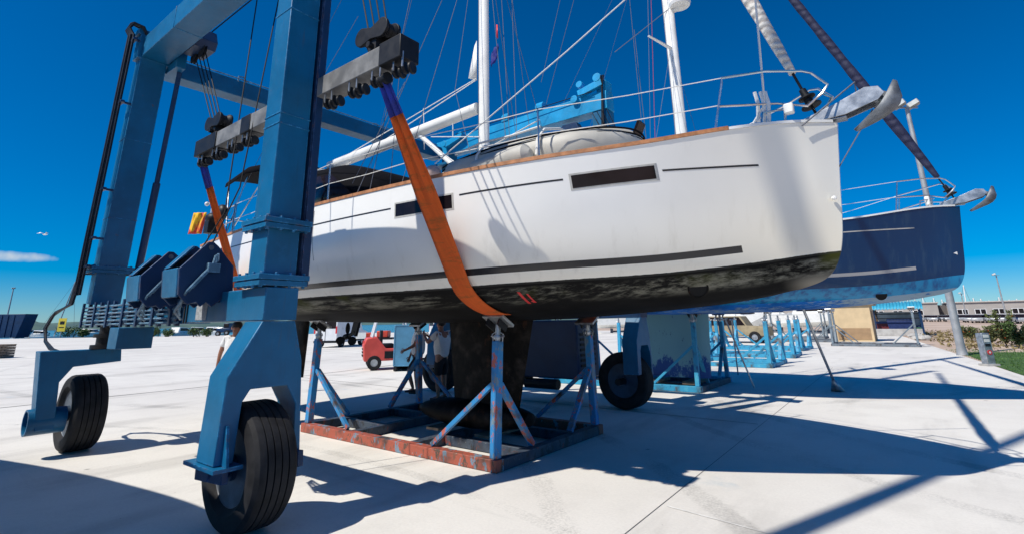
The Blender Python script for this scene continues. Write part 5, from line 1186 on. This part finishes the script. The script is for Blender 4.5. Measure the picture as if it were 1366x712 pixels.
lab = ['white motor boat moored just behind the widest shrub', 'white motor boat moored between the two tallest shrubs', 'white motor boat moored below the side beam', 'white motor boat in the bay near the grey equipment', 'white motor boat in the bay left of the tee shirt man', 'small white boat moored at the far left beside the skip']
for (px, py), rz, lb in zip(((118, 445), (238, 444.5), (285, 444), (262, 443.5), (325, 443), (36, 445)), (.9, 2.2, .2, 1.2, 2.8, 1.9), lab):
    b0 = gnd(px, py); dup(mbt, (b0.x, b0.y, -1.3), rz, lb, 1.4)
# sailing boat at left with tall mast, its sails down
def smallsail(px0, py0, px1, py1, label):
    g0 = gnd(px0, py0); s_ = (g0 - CAM).length / 700; t = thing('moored_sailboat', V((g0.x, g0.y, -1.3)), label, 'sailboat', 'moored sailing boats'); h = (py0 - py1) * s_; ln = h * .75; rows = []
    for u, b, z in ((.5, .02, 1.5), (.3, .13, 1.25), (0, .17, 1.1), (-.3, .16, 1.1), (-.5, .12, 1.15)): rows.append([V((g0.x, g0.y, -1.3)) + rh * (u * ln) + fh * (b * ln * s) * .9 + V((0, 0, zz)) for s, zz in ((-1, z), (-.7, .2), (0, 0), (.7, .2), (1, z))])
    m = MB().grid(rows); m.f += [(i * 5, i * 5 + 4, i * 5 + 9, i * 5 + 5) for i in range(4)] + [tuple(range(20, 25))]; m.build('hull', M['gel'], t)
    top = V((g0.x, g0.y, h)) + rh * ((px1 - px0) * s_); b_ = V((g0.x, g0.y, -.3)); m = MB(); m.tube([b_, top], .05 + s_ * .30, 6); m.build('mast', M['lampg'], t)
    m = MB(); m.tube([b_ + rh * ln * .5, top], s_ * .12, 4); m.tube([b_ - rh * ln * .5, top], s_ * .12, 4); m.each('stay', M['ropeg'], t)
smallsail(72, 447, 83, 394, 'white sailing boat moored left of the yellow sign with a tall leaning mast')
# dark equipment near the quay, seen left of the fork
ge = gnd(300, 447); O = V((ge.x, ge.y, 0)); eq = thing('tractor', O, 'dark blue tractor parked by the quay below the blue side beam', 'tractor'); s_ = (ge - CAM).length / 700
m = MB(); rb(m, (0, 0, 6 * s_), 16 * s_, 1.6, 5 * s_); rb(m, (3 * s_, 0, 11 * s_), 7 * s_, 1.5, 6 * s_); m.build('body', M['liftdark'], eq, bevel=.1)
m = MB(); rb(m, (3 * s_, -.8, 11.4 * s_), 5.6 * s_, .05, 4 * s_); m.build('cab_window', M['glass'], eq)
wheels_of(eq, [O + rh * (5 * s_) - fh * .9 + V((0, 0, 3.2 * s_)), O - rh * (5 * s_) - fh * .9 + V((0, 0, 2.4 * s_))], 3.0 * s_, .4, fh)
# lamps
def lamp(base, h, label, r=.09, head=2, lean=V((0, 0, 0))):
    base = V(base); t = thing('street_lamp', base, label, 'street lamp'); top = base + V((0, 0, h)) + lean
    MB().tube([base, base + V((0, 0, .1)), base + V((0, 0, .35)), top], [r * 1.45, r * 1.3, r * 1.08, r * .6], 12).build('pole', M['lampg'], t)
    m = MB(); m.bar(top - rh * .5, top + rh * .5, .06, .06)
    m.build('arm', M['lampg'], t)
    for k in range(head):
        c = top + rh * (-.32 + .64 * k) + V((0, 0, .16)); m = MB(); m.box(c - V((.24, .2, .12)), c + V((.24, .2, .12)), Matrix.Rotation(R_(-25), 3, 'Y'), c); h_ = m.build('floodlight', M['lampg'], t, bevel=.03)
        m = MB(); m.box(c + V((-.2, -.215, -.1)), c + V((.2, -.203, .1)), Matrix.Rotation(R_(-25), 3, 'Y'), c); m.build('lens', M['screen'], h_)
lamp(gnd(1284, 473), 11.0, 'tall grey street lamp with two floodlights behind the bow of the blue yacht', .14)
gl = gnd(4, 447); s_ = (gl - CAM).length / 700
lamp(V((gl.x, gl.y, 0)) + rh * 0, 44 * s_, 'thin street lamp at the far left edge above the dark skip', .22, 2)
gl = gnd(1345, 432); s_ = (gl - CAM).length / 700; lamp((gl.x, gl.y, 0), 47 * s_, 'distant street lamp at the right edge by the parked cars', .12, 1)
gl = gnd(1291, 429); s_ = (gl - CAM).length / 700; lamp((gl.x, gl.y, 0), 28 * s_, 'small distant lamp post in front of the grey warehouse', .12, 1)
# service bollard
pb = gnd(1320, 487); O = V((pb.x, pb.y, 0)); sp = thing('service_pedestal', O, 'dark steel service pedestal with pale panels and a red round mark at the lawn edge', 'pedestal')
m = MB(); rb(m, (0, .0, .52), .27, .24, 1.02); m.build('column', M['steel'], sp, bevel=.02)
for z in (.93, .79, .65): m = MB(); rb(m, (0, -.126, z), .17, .012, .09); m.build('panel', M['screen'] if z > .7 else M['black'], sp)
m = MB(); m.cyl(O - fh * .122 + V((0, 0, .42)), O - fh * .133 + V((0, 0, .42)), .075, n=20); rd = m.build('round_mark', M['redsign'], sp)
m = MB(); m.cyl(O - fh * .134 + V((0, 0, .42)), O - fh * .138 + V((0, 0, .42)), .034, n=16); m.build('mark_center', M['screen'], rd)
m = MB(); rb(m, (0, 0, .03), .40, .36, .06); m.build('plinth', M['concrete2'], sp)
# shrubs on the lawn
random.seed(5)
for px, py, h_, wd, lb, mt in ((1296, 453, .9, .8, 'low green shrub between the lamp foot and the pedestal', 'leaf2'), (1324, 457, 1.0, .8, 'rounded green bush right of the steel pedestal', 'leaf2'), (1343, 461, 1.75, .9, 'tall young bush with orange flowers on the lawn', 'leaf2'), (1362, 462, 1.2, .8, 'green bush cut by the right picture edge', 'leaf')):
    g0 = gnd(px, py); t = thing('garden_bush', V((g0.x, g0.y, 0)), lb, 'bush', 'bushes on the lawn'); m = MB(); st = MB(); fl_ = MB()
    for q in range(9):
        a = random.random() * 6.3; r_ = wd * .5 * random.random() ** .5; hh = h_ * random.uniform(.55, 1); c = V((g0.x + r_ * math.cos(a), g0.y + r_ * math.sin(a), 0)); top = c + V((.1 * math.cos(a), .1 * math.sin(a), hh)); st.tube([V((g0.x, g0.y, 0)), top], .012, 5)
        for k in range(5): z = lerp((g0.x, g0.y, 0), top, .3 + .7 * k / 4); clump(m, z, (.17, .17, .14), 34, .07)
        clump(fl_, top - V((0, 0, .25)), (.18, .18, .15), 2, .05)
    m.build('foliage', M[mt], t, recalc=False); st.build('stem', M['stem'], t); fl_.build('flowers', m_plain('orange_petals', (.5, .10, .02), .7), t, recalc=False)
# hut
hx0, hx1, hy0, hy1 = -4.75, -2.45, 41.4, 44.2
hut = thing('utility_hut', ((hx0 + hx1) / 2, hy0, 0), 'small beige plastered hut with a flat roof behind the grey cradle', 'hut')
MB().box((hx0, hy0, 0), (hx1, hy1, 2.3)).build('wall', M['beige'], hut, bevel=.01)
MB().box((hx0 - .12, hy0 - .12, 2.303), (hx1 + .25, hy1 + .1, 2.42)).build('roof', m_plain('beige_roof_edge', (.40, .27, .14), .8), hut, bevel=.01)
MB().box((hx0 + .3, hy0 - .03, .12), (hx1 - .15, hy0 - .003, .85)).build('lower_panel', M['beigedark'], hut, bevel=.005)
MB().box((hx1 + .003, hy0 + .6, .05), (hx1 + .03, hy0 + 1.5, 1.95)).build('door', M['beigedark'], hut, bevel=.005)
# kiosk with cyan roof
kx0, kx1, ky0, ky1 = -3.0, .15, 54.2, 57.2
ki = thing('open_shelter', (-1.4, 55, 0), 'open shelter with a wavy cyan roof sheet beside the beige hut', 'shelter')
rows = []
for i in range(97):
    x = kx0 - .25 + (kx1 - kx0 + .5) * i / 96; dz = .05 * math.sin(i * math.pi / 3)
    rows.append([V((x, ky0 - .35, 2.12 + dz)), V((x, ky0 + .2, 2.40 + dz)), V((x, (ky0 + ky1) / 2, 2.72 + dz)), V((x, ky1 + .3, 2.3 + dz))])
MB().grid(rows).build('roof', M['roofcyan'], ki, solid=.03)
for x in (kx0, kx1):
    for y in (ky0, ky1): MB().box((x - .09, y - .09, 0), (x + .09, y + .09, 2.10)).build('post', M['liftdark'] if y == ky0 else M['stem'], ki)
m = MB(); m.box((kx0, ky1 - .05, .0), (kx1, ky1, 1.9)); m.build('back_wall', M['concrete2'], ki)
for z in (1.35, 1.7): MB().box((kx0, ky0 - .02, z), (kx1, ky0 + .02, z + .07)).build('rail', M['black'], ki)
wb = thing('waste_bin', (-1.3, 55, 0), 'dark blue waste container standing under the cyan roof', 'waste container')
MB().prism([(-.75, .25), (.75, .25), (.9, 1.2), (-.9, 1.2)], lambda a, b, t_: (-1.3 + a, 55 + t_, b), -.5, .5).build('bin_body', m_plain('blue_bin', (.012, .03, .12), .5), wb, bevel=.03)
MB().prism([(-.92, 1.203), (.92, 1.203), (.8, 1.42), (-.8, 1.42)], lambda a, b, t_: (-1.3 + a, 55 + t_, b), -.52, .52).build('lid', m_plain('blue_lid', (.02, .05, .16), .5), wb, bevel=.03)
wheels_of(wb, [(-1.9, 54.6, .12), (-.7, 54.6, .12)], .12, .06)
wb2 = dup(wb, (-2.5, 55.3, 0), .0, 'dark red waste container under the left half of the cyan roof', .8); recolor(wb2, D.materials['blue_bin'], m_plain('dark_red_bin', (.12, .015, .02), .5))
wb3 = dup(wb, (-.35, 55.2, 0), .0, 'small green waste bin under the right end of the cyan roof', .55); recolor(wb3, D.materials['blue_bin'], m_plain('green_bin', (.03, .12, .08), .5))
# low stone wall in front of shelter
lw = MB().box((-3.0, 53.2, 0), (.1, 53.45, .55)).build('low_wall', M['concrete2'], bevel=.02); tag(lw, 'low pale concrete wall in front of the cyan roofed shelter', 'wall')
# rocks at the verge
random.seed(9); rk = None
for i in range(9):
    m = MB(); y = random.uniform(44, 52); x = 4.35 - .1 * y + random.uniform(-.2, .9); s_ = random.uniform(.2, .42); m.sphere((x, y, s_ * .3), (s_, s_ * .8, s_ * .55), 9, 6)
    for v in m.v: v += V((random.uniform(-.06, .06),) * 3)
    tag(m.build('rock', M['concrete2'], ang=15), 'pale rock lying on the dry bank right of the shelter', 'rock', 'rocks on the dry bank')
# warehouse
y0 = 205
wh = thing('warehouse', (0, y0, 0), 'long low grey warehouse with small window rows behind the parked cars', 'warehouse')
MB().box((-40, y0, 0), (5.2, y0 + 30, 5.0)).box((7.3, y0, 0), (26.8, y0 + 30, 4.9)).box((30.0, y0 - 1, 0), (70, y0 + 30, 4.7)).build('wall', M['wall'], wh)
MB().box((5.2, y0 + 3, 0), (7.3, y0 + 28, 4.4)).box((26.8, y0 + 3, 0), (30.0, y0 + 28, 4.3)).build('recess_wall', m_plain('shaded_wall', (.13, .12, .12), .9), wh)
m = MB(); m.box((-40.4, y0 - .4, 5.003), (5.5, y0 + 30, 5.3)); m.box((7.0, y0 - .4, 4.903), (27.0, y0 + 30, 5.2)); m.box((29.7, y0 - 1.4, 4.703), (70, y0 + 30, 5.0)); m.build('roof', m_plain('pale_roof_edge', (.48, .46, .44), .8), wh)
for x in list(range(-36, 4, 5)) + [9.5, 13.5, 17.5, 21.5] + [33, 38, 43, 48]:
    yy = y0 - (1.0 if x > 30 else 0)
    f = MB().box((x - .1, yy - .06, 1.5), (x + 2.5, yy - .003, 3.0)).build('window', M['white'], wh)
    for k in range(2): MB().box((x + .05 + 1.25 * k, yy - .09, 1.62), (x + 1.1 + 1.25 * k, yy - .063, 2.88)).build('pane', M['glass'], f)
# parked cars
def make_car():
    t = thing('parked_car', (0, 0, 0), 'car', 'car', 'cars parked in front of the warehouse')
    MB().prism([(-2.1, .3), (2.1, .3), (2.15, .7), (1.3, .92), (-1.9, .95), (-2.15, .75)], lambda a, b, t_: (a, t_, b), -.85, .85).build('body', M['white'], t, bevel=.08)
    MB().prism([(1.2, .93), (.55, 1.42), (-1.0, 1.45), (-1.75, .955)], lambda a, b, t_: (a, t_, b), -.74, .74).build('cabin', M['glass'], t, bevel=.05)
    MB().prism([(.5, 1.423), (.45, 1.47), (-.95, 1.5), (-1.0, 1.453)], lambda a, b, t_: (a, t_, b), -.72, .72).build('roof', M['white'], t, bevel=.01)
    wheels_of(t, [(1.3, -.78, .31), (1.3, .78, .31), (-1.3, -.78, .31), (-1.3, .78, .31)], .31, .2); return t
car0 = make_car()
cp_ = {'white': M['white'], 'red': m_plain('red_car', (.45, .02, .02), .3), 'blue': m_plain('blue_car', (.04, .12, .3), .3), 'silver': m_plain('silver_car', (.4, .42, .44), .3, .3), 'black': m_plain('black_car', (.02, .02, .022), .3)}
used = False
cars = [(1186, 'silver', 428), (1199, 'white', 429), (1213, 'blue', 428), (1226, 'white', 428.5), (1240, 'blue', 428), (1248, 'red', 428.4), (1257, 'red', 428), (1266, 'red', 428.2), (1282, 'white', 429), (1297, 'silver', 429.5), (1305, 'white', 430), (1313, 'black', 429.5), (1321, 'white', 430), (1331, 'silver', 430), (1341, 'white', 430), (1352, 'white', 430.5), (1362, 'silver', 431), (1308, 'white', 427.4), (1325, 'silver', 427.2), (1345, 'white', 427)]
pos_txt = ['leftmost', 'second', 'third', 'fourth', 'fifth', 'sixth', 'seventh', 'eighth', 'ninth', 'tenth', 'eleventh', 'twelfth', 'thirteenth', 'fourteenth', 'fifteenth', 'sixteenth', 'last']
for i, (px, c, py) in enumerate(cars):
    g0 = gnd(px, py); lb = ('tiny %s car, %s from the left in the front row before the warehouse' % (c, pos_txt[i])) if i < 17 else ('tiny %s car in the back row before the warehouse, %s of three' % (c, ('left one', 'middle one', 'right one')[i - 17]))
    o = car0 if not used else dup(car0, (0, 0, 0)); used = True
    o.location = (g0.x, g0.y, 0); o.rotation_euler = (0, 0, R_(75 + (i * 37) % 30)); o['label'] = lb
    if c != 'white': recolor(o, M['white'], cp_[c])
# masts behind the warehouse
random.seed(21)
names = ['tall', 'slim', 'short', 'pale', 'thin']
for i, (px, ty) in enumerate(((1128, 396), (1141, 397), (1153, 395), (1172, 392), (1191, 394), (1203, 393), (1212, 397), (1222, 398), (1232, 394), (1247, 397), (1258, 399), (1287, 380), (1300, 397), (1310, 398), (1321, 400), (1334, 396), (1348, 399), (1358, 398))):
    y = random.uniform(290, 330); d = ony(y, px, 405); top = ony(y, px - 2, ty); t = thing('marina_mast', V((d.x, y, 0)), 'thin sailboat mast rising behind the long grey warehouse', 'mast', 'far masts behind the warehouse')
    m = MB(); m.tube([V((d.x, y, 0)), top], .21, 5); m.tube([V((d.x - 1, y, top.z * .7)), V((d.x + 1, y, top.z * .7))], .07, 4); m.build('pole', M['alu'], t)
    m = MB(); m.tube([V((d.x - 3, y, .5)), top], .05, 4); m.tube([V((d.x + 3, y, .5)), top], .05, 4); m.each('stay', M['ropeg'], t)
    MB().sphere((d.x, y, .6), (4, 1.3, .8), 10, 6).build('hull', M['gel'], t)
# boats on land between the cradles and the hut
ml = dup(mbt, (-12.5, 47, .55), R_(-30), 'white motor boat on land behind the cyan cradles, nearest of the row', 1.0); ml['group'] = 'motor boats stored on land'
for (x, y), rz, lb in (((-18, 58), R_(-60), 'white motor boat on land further left behind the cradles'), ((-8.5, 60), R_(-20), 'white motor boat on land just left of the beige hut'), ((-24, 70), R_(-75), 'white motor boat on land furthest left behind the blue keel'), ((-13.5, 64), R_(10), 'white motor boat on land in the middle of the far row'), ((-6.5, 72), R_(200), 'white motor boat on land directly above the hut cradle'), ((-30, 62), R_(30), 'white motor boat on land seen between lift wheel and blue keel')):
    q = dup(mbt, (x, y, .55), rz, lb, 1.15); q['group'] = 'motor boats stored on land'
    tr_ = MB().box((-1.8, -.6, .05), (-1.5, .6, .55)).box((1.2, -.5, .05), (1.5, .5, .7)).box((-1.52, -.08, .1), (1.22, .08, .3)).build('boat_trestle', M['cradledark']); tr_.location = (x, y, 0); tr_.rotation_euler = (0, 0, rz); tag(tr_, 'dark timber trestle carrying the stored motor boat: ' + lb.split(' on land ')[1], 'trestle')
# khaki jeep
jp = thing('off_road_car', (-10, 38, 0), 'khaki off-road car parked behind the cyan cradles under the blue hull', 'car')
MB().prism([(-2.1, .45), (2.1, .45), (2.1, 1.05), (.9, 1.1), (.5, 1.75), (-2.05, 1.78)], lambda a, b, t_: (-10 + a, 38 + t_, b), -.85, .85).build('body', M['tan'], jp, bevel=.05)
MB().prism([(.78, 1.15), (.42, 1.68), (-1.95, 1.7), (-1.95, 1.15)], lambda a, b, t_: (-10 + a, 38 + t_, b), -.86, .86).build('side_window', M['glass'], jp)
wheels_of(jp, [(-11.3, 37.2, .38), (-8.7, 37.2, .38), (-11.3, 38.8, .38), (-8.7, 38.8, .38)], .38, .25)
# seagull
gp = CAM + dirpx(60, 313) * 75; gu = thing('seagull', gp, 'small seagull gliding in the blue sky at the left', 'seagull')
m = MB(); m.tube([gp - rh * .25, gp - rh * .12, gp + rh * .08, gp + rh * .22, gp + rh * .30], [.02, .08, .085, .045, .01], 8); m.build('body', M['gel'], gu)
for s in (-1, 1):
    a = gp + rh * .02; m = MB(); b_ = a + rh * (s * .30) + V((0, 0, .16)) - fh * .2; c_ = b_ + rh * (s * .38) + V((0, 0, -.10)) - fh * .1; wq = rh * .07 + V((0, 0, -.05)); m.add([a + wq, a - wq, b_ - wq, c_, b_ + wq], [(0, 1, 2, 4), (2, 3, 4)]); m.build('wing', M['gel'] if s < 0 else M['lampg'], gu, solid=.01)

# unseen hull and lamp post, added left of the picture to cast shadows
yc_ = thing('sailing_yacht', (-4.8, -1.6, 0), 'unseen yacht hull added left of the picture to shade the concrete at lower left', 'yacht')
SC = V((-2.27, -7.70, .02))
hull_part(yc_, M['hullw'], SC); deck_part(yc_, SC, M['gel'])
m = MB(); foil(m, -5.75, -4.55, -5.9, -4.25, -.02, 1.72, .16); m.build('keel', M['keel'], yc_, SC); yc_.rotation_euler = (0, 0, R_(11))
lamp((-4.0, -3.2, 0), 26, 'unseen tall lamp post added left of the picture for its shadow across the concrete at lower right', .13, 2)
